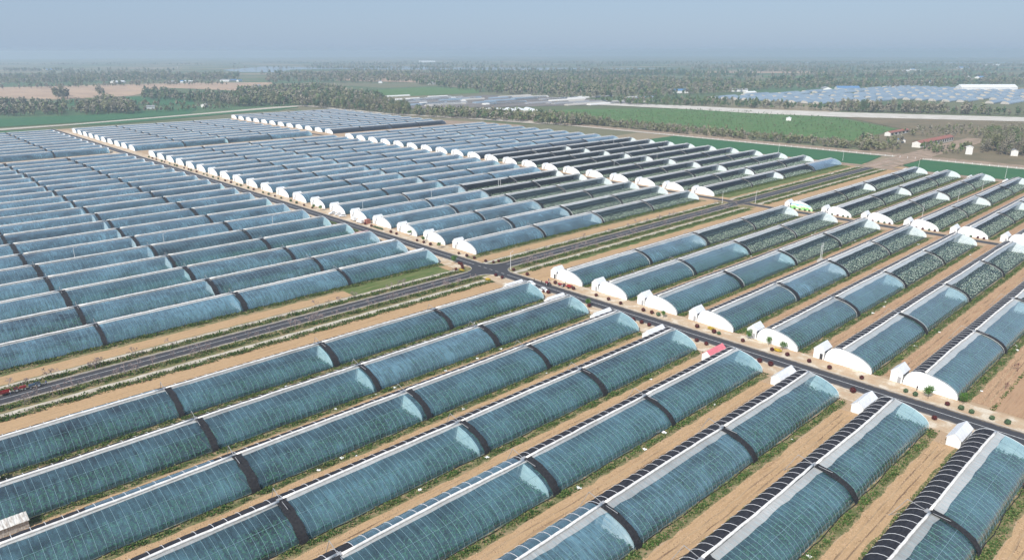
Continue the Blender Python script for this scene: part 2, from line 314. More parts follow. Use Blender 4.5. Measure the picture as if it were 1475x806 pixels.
far('wheat_field', [(0, 183), (95, 177.5), (171, 172), (272, 164), (285, 155), (209, 160), (160, 164), (65, 168), (0, 171), (-200, 178), (-200, 190)], 'wheat', .06)
far('wheat_field', [(-100, 200), (0, 196), (70, 193.5), (68, 186.5), (0, 189), (-100, 193)], 'wheat', .06)
far('wheat_field', [(100, 181), (160, 179), (300, 167), (430, 155), (425, 153.5), (280, 163.5), (100, 178.5)], 'wheat', .10)
far('dirt_path', [(-150, 193), (0, 188), (100, 180.5), (272, 166.5), (400, 156), (440, 153), (560, 165), (700, 173), (780, 179), (790, 177), (700, 170.5), (560, 163), (440, 151.5), (395, 154), (272, 164.8), (100, 179), (0, 185.5), (-150, 190.5)], 'pale', .14)
far('wheat_field', [(100, 152), (200, 151), (280, 152), (280, 143), (220, 138), (100, 143)], 'wheat', .05)
far('stubble_field', [(480, 116), (640, 120), (700, 117), (620, 112), (500, 112)], 'tan_field', .05); far('stubble_field', [(1100, 112), (1300, 114), (1475, 111), (1475, 108), (1250, 109), (1100, 109.5)], 'nursery', .05); far('stubble_field', [(1000, 105), (1200, 106), (1200, 103.5), (1000, 103)], 'tan_field', .05)
far('wheat_field', [(540, 141), (690, 134), (690, 128), (610, 126), (520, 131)], 'nursery', .05)
far('tan_field', [(-60, 143), (0, 142), (95, 143), (190, 138), (240, 127), (280, 128), (345, 131), (392, 122), (392, 118.5), (280, 119.5), (207, 121), (80, 124.5), (-60, 127)], 'tan_field', .05)
far('tan_field', [(575, 181), (620, 189), (700, 184), (760, 181), (700, 176), (600, 172)], 'rubble', .12)
far('lake', [(320, 101), (345, 104), (400, 104.3), (420, 100.5), (480, 99.5), (560, 101), (640, 100.2), (700, 101.2), (850, 101), (980, 99), (900, 98.4), (700, 97.2), (640, 97.6), (560, 95.6), (450, 96.8), (380, 96.2)], 'lake', .2)
far('lake', [(1000, 90.2), (1200, 91), (1500, 91), (1500, 90), (1200, 90), (1000, 89.6)], 'lake', .2)

# ------------------------------------------------------------------ greenhouse
FILM = [(0, 0), (.06, .85), (.35, 1.65), (1.15, 2.55), (2.5, 3.42), (4.1, 4.15), (5.9, 4.68), (7.4, 4.98), (9.1, 5.27)]
VENT = [(7.9, 5.05), (9.75, 5.36)]
BACK = [(9.9, 5.40), (11.1, 5.44), (12.3, 5.18), (13.4, 4.58), (14.3, 3.68), (14.9, 2.5), (15.2, 1.2), (15.3, 0)]
RIB = 1.7
def off(P, d):
    """profile pushed outward by d"""
    out = []
    for k, (y, z) in enumerate(P):
        a, b = P[max(k - 1, 0)], P[min(k + 1, len(P) - 1)]; t = Vector((b[0] - a[0], b[1] - a[1])).normalized(); out.append((y - t.y * d, z + t.x * d))
    return out
def sheet_mesh(name, P, L, m, step, sag, seed=0, foot=0.0, smooth=True):
    n = max(1, int(round(L / step))); xs = np.linspace(0, L, 2 * n + 1); rr = np.random.RandomState(seed); V = []
    for j, x in enumerate(xs):
        o = off(P, -sag * (j % 2) + rr.uniform(-.02, .02) * (sag > 0))
        for k, (y, z) in enumerate(o):
            if k == 0 and foot: y -= rr.uniform(0, foot) ; z = 0
            V.append((x, y, max(z, 0)))
    q = len(P); F = [(a * q + k, (a + 1) * q + k, (a + 1) * q + k + 1, a * q + k + 1) for a in range(2 * n) for k in range(q - 1)]
    return mesh(name, V, F, m, None, smooth)
SL = 50.0
me_film = {k: [sheet_mesh('film_panel', FILM, SL, m, RIB, .05, i, .3) for i in range(3)] for k, m in (('blue', 'film'), ('milky', 'film_milky'), ('clear', 'film_clear'), ('black', 'film_black'))}
me_film_lo = {k: sheet_mesh('film_panel', FILM, SL, m, 5, .03, 9, .2) for k, m in (('blue', 'film'), ('milky', 'film_milky'), ('clear', 'film_clear'), ('black', 'film_black'))}
def vent_mesh(seed, y0=7.8, amp=1.0):
    rr = np.random.RandomState(seed); n = 14; V = []
    for x in np.linspace(0, SL, n + 1):
        d = rr.uniform(-.35, .25) * amp; V += [(x, y0 + d, 5.10 + (y0 + d - 7.8) * .17), (x, 9.75, 5.43)]
    return mesh('vent_strip', V, [(2 * k, 2 * k + 2, 2 * k + 3, 2 * k + 1) for k in range(n)], 'vent')
me_vent = [vent_mesh(k) for k in range(3)]; me_vent_n = [vent_mesh(k, 8.8, .5) for k in range(3)]
def roll_mesh(seed):
    rr = np.random.RandomState(seed); n = 18; d0, d1, d2 = rr.uniform(-.45, .25, 3)
    return B().tube([(x, 9.9 + rr.uniform(-.07, .07) + np.interp(x, [0, SL / 2, SL], [d0, d1, d2]), 5.62 + rr.uniform(-.05, .04)) for x in np.linspace(.6, SL - .6, n)], .33, 8).me('quilt_roll', 'roll', True)
me_roll = [roll_mesh(k) for k in range(7)]
def solid_band(P, x0, x1, th, m, name, wob=0.0):
    a, b = P, off(P, th); V = []; q = len(P)
    for x in (x0, x1):
        V += [(x + (wob * math.sin(k * 2.1 + x) if wob else 0), y, max(z, 0)) for k, (y, z) in enumerate(a)] + [(x + (wob * math.sin(k * 2.1 + x) if wob else 0), y, max(z, 0)) for k, (y, z) in enumerate(b)]
    F = []
    for k in range(q - 1):
        F += [(q + k, q * 3 + k, q * 3 + k + 1, q + k + 1), (k, q + k, q + k + 1, k + 1), (2 * q + k + 1, 3 * q + k + 1, 3 * q + k, 2 * q + k)]
    F += [(0, 2 * q, 3 * q, q), (q - 1, 2 * q - 1, 4 * q - 1, 3 * q - 1)]
    return mesh(name, V, F, m)
BP = off(FILM + [(9.75, 5.40)], .14); BP[0] = (-.55, 0); BP[1] = (-.25, .95)
me_band_w = solid_band(BP, -.95, .95, .16, 'band', 'quilt_band', .12)
me_band_e = solid_band(BP, -.75, .75, .28, 'band', 'quilt_band', .04)
me_edge = solid_band(off(FILM + [(9.6, 5.36)], .12), -.16, .16, .10, 'vent', 'edge_strip')
me_rib = solid_band(off(FILM, .05), -.022, .022, .03, 'rib', 'film_rib')
me_seam = [B().box(.1, y - .02, z - .02, SL - .1, y + .02, z + .04).me('film_seam', 'rib') for y, z in ((4.1, 4.19),)]
def hose_mesh(seed):
    rr = np.random.RandomState(seed); return B().tube([(x, -.45 + .3 * math.sin(x * .31 + seed) * rr.uniform(.4, 1) + rr.uniform(-.12, .12), .16 + rr.uniform(0, .12)) for x in np.linspace(0, SL, 36)], .11, 5).me('foot_hose', 'band')
me_hose = [hose_mesh(k) for k in range(2)]
me_strap = solid_band(off(BACK[:5], .05), -.05, .05, .06, 'strap', 'tie_strap')
def ribs_joined():
    b = B(); src = me_rib; vs_ = [tuple(v.co) for v in src.vertices]; fs = [tuple(p.vertices) for p in src.polygons]
    for k in range(1, int(SL / RIB)): b.add([(x + k * RIB, y, z) for x, y, z in vs_], fs)
    return b.me('film_ribbing', 'rib')
me_ribs = ribs_joined()
def straps_joined(L, step):
    b = B(); vs_ = [tuple(v.co) for v in me_strap.vertices]; fs = [tuple(p.vertices) for p in me_strap.polygons]
    for x in np.arange(1.5, L - 1, step): b.add([(a + x, y, z) for a, y, z in vs_], fs)
    return b.me('strap_rows', 'strap')
PROF = FILM + [(9.75, 5.38)] + BACK
me_wall = B().prism(off(PROF, .10), -.12, .0, 0).me('end_wall', 'wall_in')
me_wall_e = B().prism(off(PROF, .04), 0, .12, 0).me('end_wall', 'wall_in')
me_part = B().prism(off(PROF, -.12), -.06, .06, 0).me('partition', 'wall_in')
me_mural = B().prism(off(PROF, .10), -.12, .0, 0).me('end_wall', 'mural')
me_back = {}
def back_cover(L):
    if L not in me_back: me_back[L] = sheet_mesh('back_quilt', BACK, L, 'quilt', 3.1, .10, 3)
    return me_back[L]
me_bed = B().box(.1, .25, .01, SL - .1, 15.0, .07).me('planting_bed', 'bed')
def crop_mesh(seed):
    rr = np.random.RandomState(seed); tri = []
    for x in np.arange(.8, SL - .5, 1.15):
        for y in np.arange(1.0, 13.2, .62):
            h = rr.uniform(.7, 1.5) * (1 if y > 1.8 else .6); r = rr.uniform(.34, .6); cx, cy_ = x + rr.uniform(-.2, .2), y + rr.uniform(-.2, .2)
            for q in range(5):
                a = rr.rand() * 6.28; z0 = h * rr.uniform(.25, .9); tri += [(cx, cy_, z0), (cx + r * math.cos(a - .5), cy_ + r * math.sin(a - .5), z0 + rr.uniform(-.1, .35)), (cx + r * math.cos(a + .5), cy_ + r * math.sin(a + .5), z0 + rr.uniform(-.1, .35))]
    return fast_mesh('crop_rows', tri, 3, ['crop'])
me_crop = crop_mesh(1)
def speck_mesh(seed):
    rr = np.random.RandomState(seed); tri = []; mi = []
    O = np.array([(1, 0, 0), (-1, 0, 0), (0, 1, 0), (0, -1, 0), (0, 0, 1)], float); FF = [(0, 2, 4), (2, 1, 4), (1, 3, 4), (3, 0, 4)]
    for x in np.arange(.9, SL - .6, 1.05):
        for y in np.arange(1.0, 11.8, .72):
            if rr.rand() < .12: continue
            r = rr.uniform(.13, .27); c = np.array([x + rr.uniform(-.3, .3), y + rr.uniform(-.25, .25), rr.uniform(.25, .8)]); P = O * r * np.array([1, 1, 1.2]) + c
            k = 0 if rr.rand() < .75 else 1
            for f in FF: tri += [P[i] for i in f]; mi.append(k)
    return fast_mesh('seedling_rows', tri, 3, ['seedling', 'crop'], mi)
me_speck = speck_mesh(2)
def gable_shed(x0, x1, y0, y1, e, r, roofmat, door, emblem):
    """white shed with its gable to the west, roof ridge along x; returns (wall, roof, door ...) meshes"""
    ym = (y0 + y1) / 2; w_ = B().prism([(y0, 0), (y1, 0), (y1, e), (ym, r), (y0, e)], x0, x1).me('shed_wall', 'wall')
    rf = B()
    for s_, ya in ((1, y0), (-1, y1)):
        P = [(ya - s_ * .25, e - .05 - .25 * (r - e) / (ym - y0)), (ym, r + .02), (ym, r + .12), (ya - s_ * .25, e + .05 - .25 * (r - e) / (ym - y0))]
        rf.prism(P if s_ > 0 else P[::-1], x0 - .2, x1 + .2)
    parts = [('shed_wall', w_), ('shed_roof', rf.me('shed_roof', roofmat))]
    if door: parts.append(('door', B().box(x0 - .06, ym - .9 - .5, .02, x0 + .02, ym - .9 + .5, 2.05).me('door', door)))
    if emblem:
        pts = [(x0 - .05, ym + .42 * math.cos(t), r - 1.75 + .42 * math.sin(t)) for t in np.linspace(0, 6.283, 13)]; parts.append(('vent_ring', B().tube(pts, .05, 4).me('vent_ring', 'grey_metal')))
    return parts
shed_E = {d: gable_shed(-.3, 5.2, 15.6, 19.2, 3.5, 5.2, 'shed_roof', d, True) for d in ('dark', 'grey_metal')}
shed_W = {d: gable_shed(0, 9.6, 15.6, 19.0, 2.5, 3.9, d, None, False) for d in ('shed_roof', 'pink_roof')}
shed_X = gable_shed(0, 6.0, 15.6, 18.6, 2.4, 3.6, 'shed_roof', None, False)
b = B()
for k, (p, q) in enumerate((((0, 10.2, 5.5), (.5, 14.5, 6.0)), ((.5, 14.5, 6.0), (.7, 17.6, .05)), ((0, 10.2, 5.5), (-.5, 5.5, 5.6)))): b.tube([p, q], .07, 4)
b.tube([(0.05, 10.2, 5.45), (1.0, 17.8, .05)], .05, 4); me_arm = b.me('roller_arm', 'grey_metal')
b = B().box(-.8, 9.5, 5.42, .8, 10.6, 5.62); me_motor = b.me('roller_motor', 'grey_metal')
me_backfilm = {}
ORD = 'first second third fourth fifth sixth seventh eighth ninth tenth eleventh twelfth thirteenth fourteenth fifteenth sixteenth seventeenth eighteenth nineteenth twentieth'.split()
me_strapset = {}
def greenhouse(cols, F, label, group, kinds, detail, west, mid=(2,), shed=None, roof='shed_roof', mural=False, door='grey_metal', seed=0, bandw=False, backfilm=(), edge=False):
    x0, x1 = cols[0], cols[-1]; L = x1 - x0
    e = ob('film_greenhouse', None, None, (x0, F, 0)); e.empty_display_size = 5; tag(e, label, 'greenhouse', group)
    rr = random.Random(seed * 31 + int(F))
    ob('back_quilt', back_cover(L), e)
    for k in range(4):
        a, b_ = cols[k] - x0, cols[k + 1] - x0; sx = (b_ - a) / SL; kd = kinds[k]; kd = {'blue': 'milky', 'milky': 'blue'}.get(kd, kd) if rr.random() < .22 else kd
        hi = detail >= 1
        ob('film_panel', me_film[kd][rr.randrange(3)] if hi else me_film_lo[kd], e, (a, 0, 0), 0, (sx, 1, 1))
        ob('vent_strip', (me_vent_n if bandw and F > 100 else me_vent)[rr.randrange(3)], e, (a, 0, 0), 0, (sx, 1, 1)); ob('quilt_roll', me_roll[rr.randrange(7)], e, (a, rr.uniform(-.12, .12), 0), 0, (sx, 1, 1))
        ob('planting_bed', me_bed, e, (a, 0, 0), 0, (sx, 1, 1))
        if detail >= 1:
            for sm_ in me_seam: ob('film_seam', sm_, e, (a, 0, 0), 0, (sx, 1, 1))
        if detail >= 1: ob('foot_hose', me_hose[rr.randrange(2)], e, (a, 0, 0), 0, (sx, 1, 1))
        if detail >= 2:
            for q in range(1, int((b_ - a) / RIB)): ob('film_rib', me_rib, e, (a + q * RIB * 1.0 + rr.uniform(-.12, .12), 0, 0))
        elif detail == 1: tag(ob('film_ribbing', me_ribs, e, (a, 0, 0), 0, (sx, 1, 1)), kind='stuff')
        if k: 
            ob('quilt_band', me_band_w if bandw else me_band_e, e, (a + rr.uniform(-1, 1), 0, 0), rr.uniform(-.03, .03), (rr.uniform(.75, 1.2), 1, 1)); 
            if detail >= 1: ob('roller_arm', me_arm, e, (a, 0, 0)); ob('roller_motor', me_motor, e, (a, 0, 0))
            if edge: ob('edge_strip', me_edge, e, (a - .95, 0, 0)); ob('edge_strip', me_edge, e, (a + .95, 0, 0))
        if k in mid: ob('partition', me_part, e, (a - 1.3, 0, 0))
    if detail >= 2 or (detail == 1 and F < 110):
        for x in np.arange(1.5, L - 1, 3.1): ob('tie_strap', me_strap, e, (x + rr.uniform(-.3, .3), 0, 0))
    else:
        if L not in me_strapset: me_strapset[L] = straps_joined(L, 3.1)
        tag(ob('strap_rows', me_strapset[L], e), kind='stuff')
    for xa, xb in backfilm:
        Lb = xb - xa
        if Lb not in me_backfilm: me_backfilm[Lb] = sheet_mesh('back_film', off(BACK[:4], .06), Lb, 'film', 3.1, .04, 5)
        ob('back_film', me_backfilm[Lb], e, (xa - x0, 0, 0))
    if shed == 'E' and detail: ob('edge_strip', me_edge, e, (.35, 0, 0))
    ob('end_wall', me_mural if mural else me_wall, e); ob('end_wall', me_wall_e, e, (L, 0, 0))
    if shed:
        sp = shed_E[door] if shed == 'E' else shed_W[roof] if shed == 'W' else shed_X
        sh = ob(sp[0][0], sp[0][1], e, (0 if shed == 'E' else L - 6.0 if shed == 'W' else L - 7, 0, 0))
        for n_, m_ in sp[1:]: ob(n_, m_, sh)
    if shed in ('E',) and cols[0] == 458:
        sh = ob(shed_X[0][0], shed_X[0][1], e, (L - 7, 0, 0)); ob('shed_roof', shed_X[1][1], sh)
    return e
def crop(cols, F, ks, me, label, cat, group):
    for k in ks: tag(ob(me.name, me, None, (cols[k], F, .07), 0, ((cols[k + 1] - cols[k]) / SL, 1, 1)), label, cat, group, 'stuff')
BL = ['blue'] * 4; ML = ['milky'] * 4; CL = ['clear'] * 4
bf = {0: [(30, 55)], 2: [(24, 52)], 4: [(60, 106)], 5: [(66, 106)]}
for k, F in enumerate(SROW):
    greenhouse(XW, F, f'{ORD[k]} greenhouse out from the crossroad, dark back towards it, film-covered end at the shrub-lined road', 'greenhouses with dark backs towards the crossroad', BL, 2 if k >= 1 else 1, True, (2,), 'W', 'pink_roof' if k == 4 else 'shed_roof', seed=k, bandw=True, backfilm=bf.get(k, ()))
    crop(XW, F, range(4), me_crop, 'leafy green crop growing under blue film', 'crop', 'crops under the film')
for k, F in enumerate(SROW[:7]):
    greenhouse(XE1, F, f'{ORD[k]} greenhouse out from the crossroad, dark back towards it, white gable at the shrub-lined road', 'greenhouses with dark backs towards the crossroad', ['blue', 'blue', 'clear', 'clear'], 1, True, (2,), 'E', door='dark' if k in (0, 5) else 'grey_metal', seed=40 + k, edge=True)
    crop(XE1, F, (0, 1), me_crop, 'leafy green crop growing under blue film', 'crop', 'crops under the film'); crop(XE1, F, (2, 3), me_speck, 'pale dotted seedlings in rows under clear film', 'seedlings', 'seedlings under clear film')
for k, F in enumerate(SROW[:6]):
    greenhouse(XE2, F, f'{ORD[k]} greenhouse out from the crossroad, dark back towards it, white gable at the narrow lane' if k else 'greenhouse with painted hills on its gable beside the narrow lane', 'greenhouses with dark backs towards the crossroad', CL, 0, True, (2,), 'E', mural=(k == 0), seed=60 + k, edge=True)
    crop(XE2, F, range(4), me_speck, 'pale dotted seedlings in rows under clear film', 'seedlings', 'seedlings under clear film')
for k, F in enumerate(NROW):
    greenhouse(XW, F, f'{ORD[k]} greenhouse out from the crossroad, film towards it, film-covered end at the shrub-lined road', 'greenhouses with their film towards the crossroad', ML, 1 if k < 5 else 0, True, (2,), 'W', 'pink_roof' if k == 2 else 'shed_roof', seed=80 + k, bandw=True)
    if k < 4: crop(XW, F, range(4), me_crop, 'leafy green crop growing under blue film', 'crop', 'crops under the film')
    cl = ['milky', 'milky', 'clear', 'clear'] if k <= 5 else ML
    greenhouse(XE1, F, f'{ORD[k]} greenhouse out from the crossroad, film towards it, white gable at the shrub-lined road', 'greenhouses with their film towards the crossroad', cl, 1 if k < 4 else 0, True, (2,), 'E', seed=110 + k, edge=k <= 5)
    if k <= 5: crop(XE1, F, (2, 3), me_speck, 'pale dotted seedlings in rows under clear film', 'seedlings', 'seedlings under clear film')
    kd = ['clear', 'clear', 'clear', 'milky'] if k == 0 else CL if k <= 9 else ['black', 'black', 'black', 'milky'] if k == 10 else ML
    greenhouse(XE2, F, f'{ORD[k]} greenhouse out from the crossroad, film towards it, white gable at the narrow lane', 'greenhouses with their film towards the crossroad', kd, 0, True, (2,), 'E', seed=140 + k, edge=k <= 9)
    if k <= 9: crop(XE2, F, range(3 if k == 0 else 4), me_speck, 'pale dotted seedlings in rows under clear film', 'seedlings', 'seedlings under clear film')
XG = (468, 514, 560, 606, 652)
for k, F in enumerate(FROW):
    greenhouse(XW, F, f'{ORD[k]} greenhouse past the wide gap beyond the twentieth row, film-covered end at the road', 'greenhouses past the wide gap', ML, 0, True, (2,), 'W', seed=170 + k, bandw=True)
    greenhouse(XE1, F, f'{ORD[k]} greenhouse past the wide gap beyond the twentieth row, white gable at the road', 'greenhouses past the wide gap', ML, 0, True, (2,), 'E', seed=190 + k)
for k, F in enumerate(GROW):
    greenhouse(XG, F, f'{ORD[k]} greenhouse past the wide gap, white gable at the narrow lane', 'greenhouses past the wide gap', ['black'] * 4 if k == 0 else ML, 0, True, (2,), 'E', seed=210 + k)
# tin lean-tos behind the western ends of three houses
def tin_shed(x, y, label):
    e = ob('tin_shed', None, None, (x, y, 0)); tag(e, label, 'shed', 'tin sheds behind the greenhouses')
    ob('wall', B().box(-5, -1.4, 0, 5, 1.4, 2.0).me('wall', 'tin'), e); b = B()
    for k in range(20): b.prism([(-1.7, 1.98), (1.7, 2.5), (1.7, 2.58 - .05 * (k % 2)), (-1.7, 2.08 - .05 * (k % 2))], -5.2 + k * .52, -5.2 + (k + 1) * .52)
    ob('roof', b.me('roof', 'tin'), e)
tin_shed(9.6, 174.6, 'rusty corrugated tin shed between the second and third greenhouses from the crossroad'); tin_shed(8.0, 198.6, 'rusty corrugated tin shed between the first and second greenhouses from the crossroad')

# ------------------------------------------------------------------ weeds along the film foot
def weed_mesh(seed, L, W, n, hmax=.55):
    rr = np.random.RandomState(seed); tri = []; mi = []; cl = rr.rand(16) ; ks = 0
    for k in range(n):
        x, y = rr.rand() * L, W * (.5 + .5 * rr.uniform(-1, 1) * rr.rand() ** .35)
        d = .5 + .5 * math.sin(x * .9 + seed) * math.sin(x * .23 + 2 * seed)
        d *= .5 + .5 * math.sin(x * .37 + 5 * seed + y)
        if rr.rand() > .14 + .86 * d: continue
        h = rr.uniform(.15, hmax); r = rr.uniform(.12, .38); m_ = 0 if rr.rand() < .72 else 1
        for q in range(4):
            a = rr.rand() * 6.28; tri += [(x, y, 0), (x + r * math.cos(a), y + r * math.sin(a), h * rr.uniform(.5, 1)), (x + r * math.cos(a + .9), y + r * math.sin(a + .9), h * rr.uniform(.3, 1))]; mi.append(m_)
    return fast_mesh('weeds', tri, 3, ['weed', 'weed2'], mi)
me_weed = [weed_mesh(k, 50, 2.7, 2600) for k in range(3)]; me_rough = weed_mesh(9, 50, 4.6, 3600, .9)
me_back_weed = weed_mesh(14, 50, 1.3, 700, .5)
def clod_mesh(seed):
    rr = np.random.RandomState(seed); tri = []; mi = []; O = np.array([(1, 0, 0), (-1, 0, 0), (0, 1, 0), (0, -1, 0), (0, 0, 1)], float); FF = [(0, 2, 4), (2, 1, 4), (1, 3, 4), (3, 0, 4)]
    for k in range(1100):
        P = O * rr.uniform(.05, .2) * rr.uniform(.6, 1.3, 3) + np.array([rr.rand() * 50, 6.2 * rr.rand() ** (2 if k % 2 else .5), -.01]); m_ = 0 if rr.rand() < .7 else 1
        for f in FF: tri += [P[i] for i in f]; mi.append(m_)
    return fast_mesh('soil_clods', tri, 3, ['soil', 'rut'], mi)
me_clod = [clod_mesh(k) for k in range(2)]
for i, F in enumerate(SROW):
    for k in range(4):
        tag(ob('soil_clods', me_clod[(i + k) % 2], None, (XW[k] - 4, F - 9.2, .03)), 'loose clods of earth on the sandy track', 'clods', 'clods on the tracks', 'stuff')
        if i < 7: tag(ob('soil_clods', me_clod[(i + k + 1) % 2], None, (XE1[k] + 3, F - 9.2, .03)), 'loose clods of earth on the sandy track', 'clods', 'clods on the tracks', 'stuff')
def weeds(x, y, me, sx=1.0): tag(ob('weeds', me, None, (x, y, .03), 0, (sx, 1, 1)), 'low green weeds in a strip beside the greenhouse film', 'weeds', 'weed strips', 'stuff')
for i, F in enumerate(SROW):
    ragged('verge_strip', 0, F + 15.0, 200, F + 16.6, 'verge', .03, .35)
    if i < 7: ragged('verge_strip', 236, F + 15.0, 440, F + 16.4, 'verge', .03, .35)
    for k in range(4): weeds(XW[k], F + 15.2, me_back_weed); weeds(XE1[k], F + 15.2, me_back_weed)
    for k in range(4): weeds(XW[k], F - 2.9, me_weed[(i + k) % 3])
    if i < 7:
        for k in range(4): weeds(XE1[k], F - 2.9, me_weed[(i + k + 1) % 3], 1.02)
    if i < 6:
        for k in range(4): weeds(XE2[k], F - 2.9, me_weed[(i + k + 2) % 3], 1.07)
for cols in (XW, XE1, XE2):
    for k in range(4):
        weeds(cols[k], 271, me_rough); weeds(cols[k], 240.6, me_rough); weeds(cols[k], 254.9, me_rough); weeds(cols[k], 233.0, me_rough)

# ------------------------------------------------------------------ plants, one mesh pair per kind
def leaf_cloud(rr, n, cx, rad, size, lumps=6, hollow=.45):
    """triangles spread through lumpy volume"""
    L = [(np.array(cx) + np.array(rad) * rr.uniform(-.5, .5, 3), rr.uniform(.45, .7)) for _ in range(lumps)]; out = []
    for k in range(n):
        c, q = L[rr.randint(lumps)]; d = rr.normal(size=3); d /= np.linalg.norm(d); p = c + d * np.array(rad) * q * (hollow + (1 - hollow) * rr.rand())
        a = rr.normal(size=3); a /= np.linalg.norm(a); b_ = np.cross(a, rr.normal(size=3)); b_ /= np.linalg.norm(b_) + 1e-6; s_ = size * rr.uniform(.6, 1.3)
        out += [p + a * s_, p - a * .5 * s_ + b_ * .6 * s_, p - a * .5 * s_ - b_ * .6 * s_]
    return np.array(out)
def tree_meshes(seed, H, cw, leaf, n, size, trunk=.35):
    rr = np.random.RandomState(seed); b = B()
    b.tube([(0, 0, 0), (rr.uniform(-.1, .1), rr.uniform(-.1, .1), H * .35), (rr.uniform(-.3, .3), rr.uniform(-.3, .3), H * .85)], H * .022, 6, 0, H * .006)
    for k in range(6):
        a = rr.rand() * 6.28; z = H * rr.uniform(.25, .6); b.tube([(0, 0, z), (math.cos(a) * cw * .3, math.sin(a) * cw * .3, z + H * .2), (math.cos(a) * cw * .42, math.sin(a) * cw * .42, z + H * .36)], H * .009, 4, 0, H * .003)
    cr = leaf_cloud(rr, n, (0, 0, H * .62), (cw * .62, cw * .62, H * .42), size, 8)
    return b.me('trunk', 'bark'), fast_mesh('crown', cr, 3, [leaf])
def place_tree(name, tm, x, y, sc, label, group, cat='tree'):
    e = ob(name, None, None, (x, y, 0), rnd.random() * 6.28, sc); tag(e, label, cat, group); ob('trunk', tm[0], e); ob('crown', tm[1], e); return e
def shrub_meshes(seed, leaf):
    rr = np.random.RandomState(seed); b = B()
    for k in range(4):
        a = rr.rand() * 6.28; b.tube([(0, 0, 0), (math.cos(a) * .25, math.sin(a) * .25, .6)], .03, 4)
    d = rr.normal(size=(420, 3)); d /= np.linalg.norm(d, axis=1)[:, None]; out = []
    for q in d:
        p = np.array([0, 0, .72]) + q * np.array([.72, .72, .66]) * rr.uniform(.75, 1.06); a = rr.normal(size=3); a /= np.linalg.norm(a); c = np.cross(a, q); s_ = .16
        out += [p + a * s_, p - a * .5 * s_ + c * .7 * s_, p - a * .5 * s_ - c * .7 * s_]
    return b.me('stem', 'bark'), fast_mesh('foliage', np.array(out), 3, [leaf])
SH = {k: [shrub_meshes(s_, k) for s_ in (1, 2)] for k in ('leaf_red', 'leaf_dark')}
def shrub(x, y, k, sc=1.0):
    e = ob('round_shrub', None, None, (x, y, 0), rnd.random() * 6.28, sc)
    west = x < 218
    tag(e, ('dark red' if k == 'leaf_red' else 'dark green') + ' clipped round shrub ' + ('on the verge by the sheds of the film-covered ends' if west else 'on the paved verge before the white gables'), 'shrub', ('red' if k == 'leaf_red' else 'green') + (' shrubs by the film-covered ends' if west else ' shrubs before the white gables'))
    t = SH[k][rnd.randrange(2)]; ob('stem', t[0], e); ob('foliage', t[1], e)
EAST = [77.6, 64.5, 61.6, 52.9, 49.3, 46.5, 41.4, 37.6, 163.7, 159.6, 156.4, 138.7, 131.3, 129.3, 119.6, 108.4, 102.6, 281.4, 274.9, 269.1, 260.8, 230.6, 212.7, 201.6, 188.8, 181.9, 175.2, 95, 88, 240.3, 306, 312, 318, 338, 344, 365, 372]
GREEN = {64.5, 49.3, 46.5, 41.4, 129.3, 156.4, 61.6, 37.6}
for y in EAST: shrub(224.9 + rnd.uniform(-.3, .3), y, 'leaf_dark' if y in GREEN else 'leaf_red', rnd.uniform(.95, 1.25))
for y in [75.6, 52.6, 159.6, 155.8, 152.2, 131.1, 127.0, 106.5, 102.6, 235, 239.8, 205.5, 208, 182, 265, 267, 291, 296, 318, 322, 85, 60]: shrub(212.9 + rnd.uniform(-.3, .3), y, 'leaf_red', rnd.uniform(.95, 1.3))
for k in range(30): shrub(225 + rnd.uniform(-.3, .3), 435 + k * 11.5 + rnd.uniform(-3, 3), 'leaf_dark' if rnd.random() < .6 else 'leaf_red', rnd.uniform(1, 1.5))
for x, y in [(226.6, 256.6), (229.9, 256.4), (209, 259), (211, 262), (205.5, 260)]: shrub(x, y, 'leaf_red')
for (x, y) in [(456.5, F + d) for F in SROW[:5] for d in (1.5, 4.5, 8, 11.5, 14.5)]: shrub(x, y, 'leaf_dark' if rnd.random() < .4 else 'leaf_red', .95)
ST = [tree_meshes(20 + k, 3.8, 2.6, 'leaf_fresh', 700, .17) for k in range(3)]
for i, (x, y, s_) in enumerate([(225.9, 58.4, 1.25), (229.4, 50.0, .95), (224.9, 154, .8), (229, 119.7, 1.05), (229.2, 111.8, .85), (228.6, 106.2, .9), (212.7, 270.4, 1.15), (213, 182.9, .95), (229.3, 331.7, .9), (226.8, 315.2, .9), (224.6, 298.1, .95), (226, 428, 1), (225.5, 436, .9)]):
    place_tree('street_tree', ST[i % 3], x, y, s_, 'young bright green street tree beside the shrub-lined road', 'young green trees along the shrub-lined road')
HG = shrub_meshes(5, 'leaf_mid')
def hedge(x, y, L, label, leaf='leaf_dark', h=1.1, name='hedge'):
    rr = np.random.RandomState(int(x + y)); b = B(); out = []
    for k in range(int(L / .5)): b.tube([(0, k * .5 - L / 2, 0), (0, k * .5 - L / 2, h * .6)], .03, 3)
    for k in range(int(L * 160)):
        p = np.array([rr.uniform(-.7, .7), rr.uniform(-L / 2, L / 2), h * rr.uniform(.25, 1) ** .6 * rr.uniform(.8, 1.1)]); a = rr.normal(size=3) * .16; c = rr.normal(size=3) * .16; out += [p, p + a, p + c]
    e = ob(name, None, None, (x, y, 0)); tag(e, label, 'hedge'); ob('stem', b.me('stem', 'bark'), e); ob('foliage', fast_mesh('foliage', np.array(out), 3, [leaf]), e)
hedge(225.2, 358, 10, 'dark green hedge beside the parked vehicles on the paved verge'); hedge(212.3, 388, 9, 'green hedge on the verge opposite the parked vehicles', 'leaf_mid'); hedge(212.2, 362, 6, 'green hedge on the verge next to the pink shed roof', 'leaf_mid')
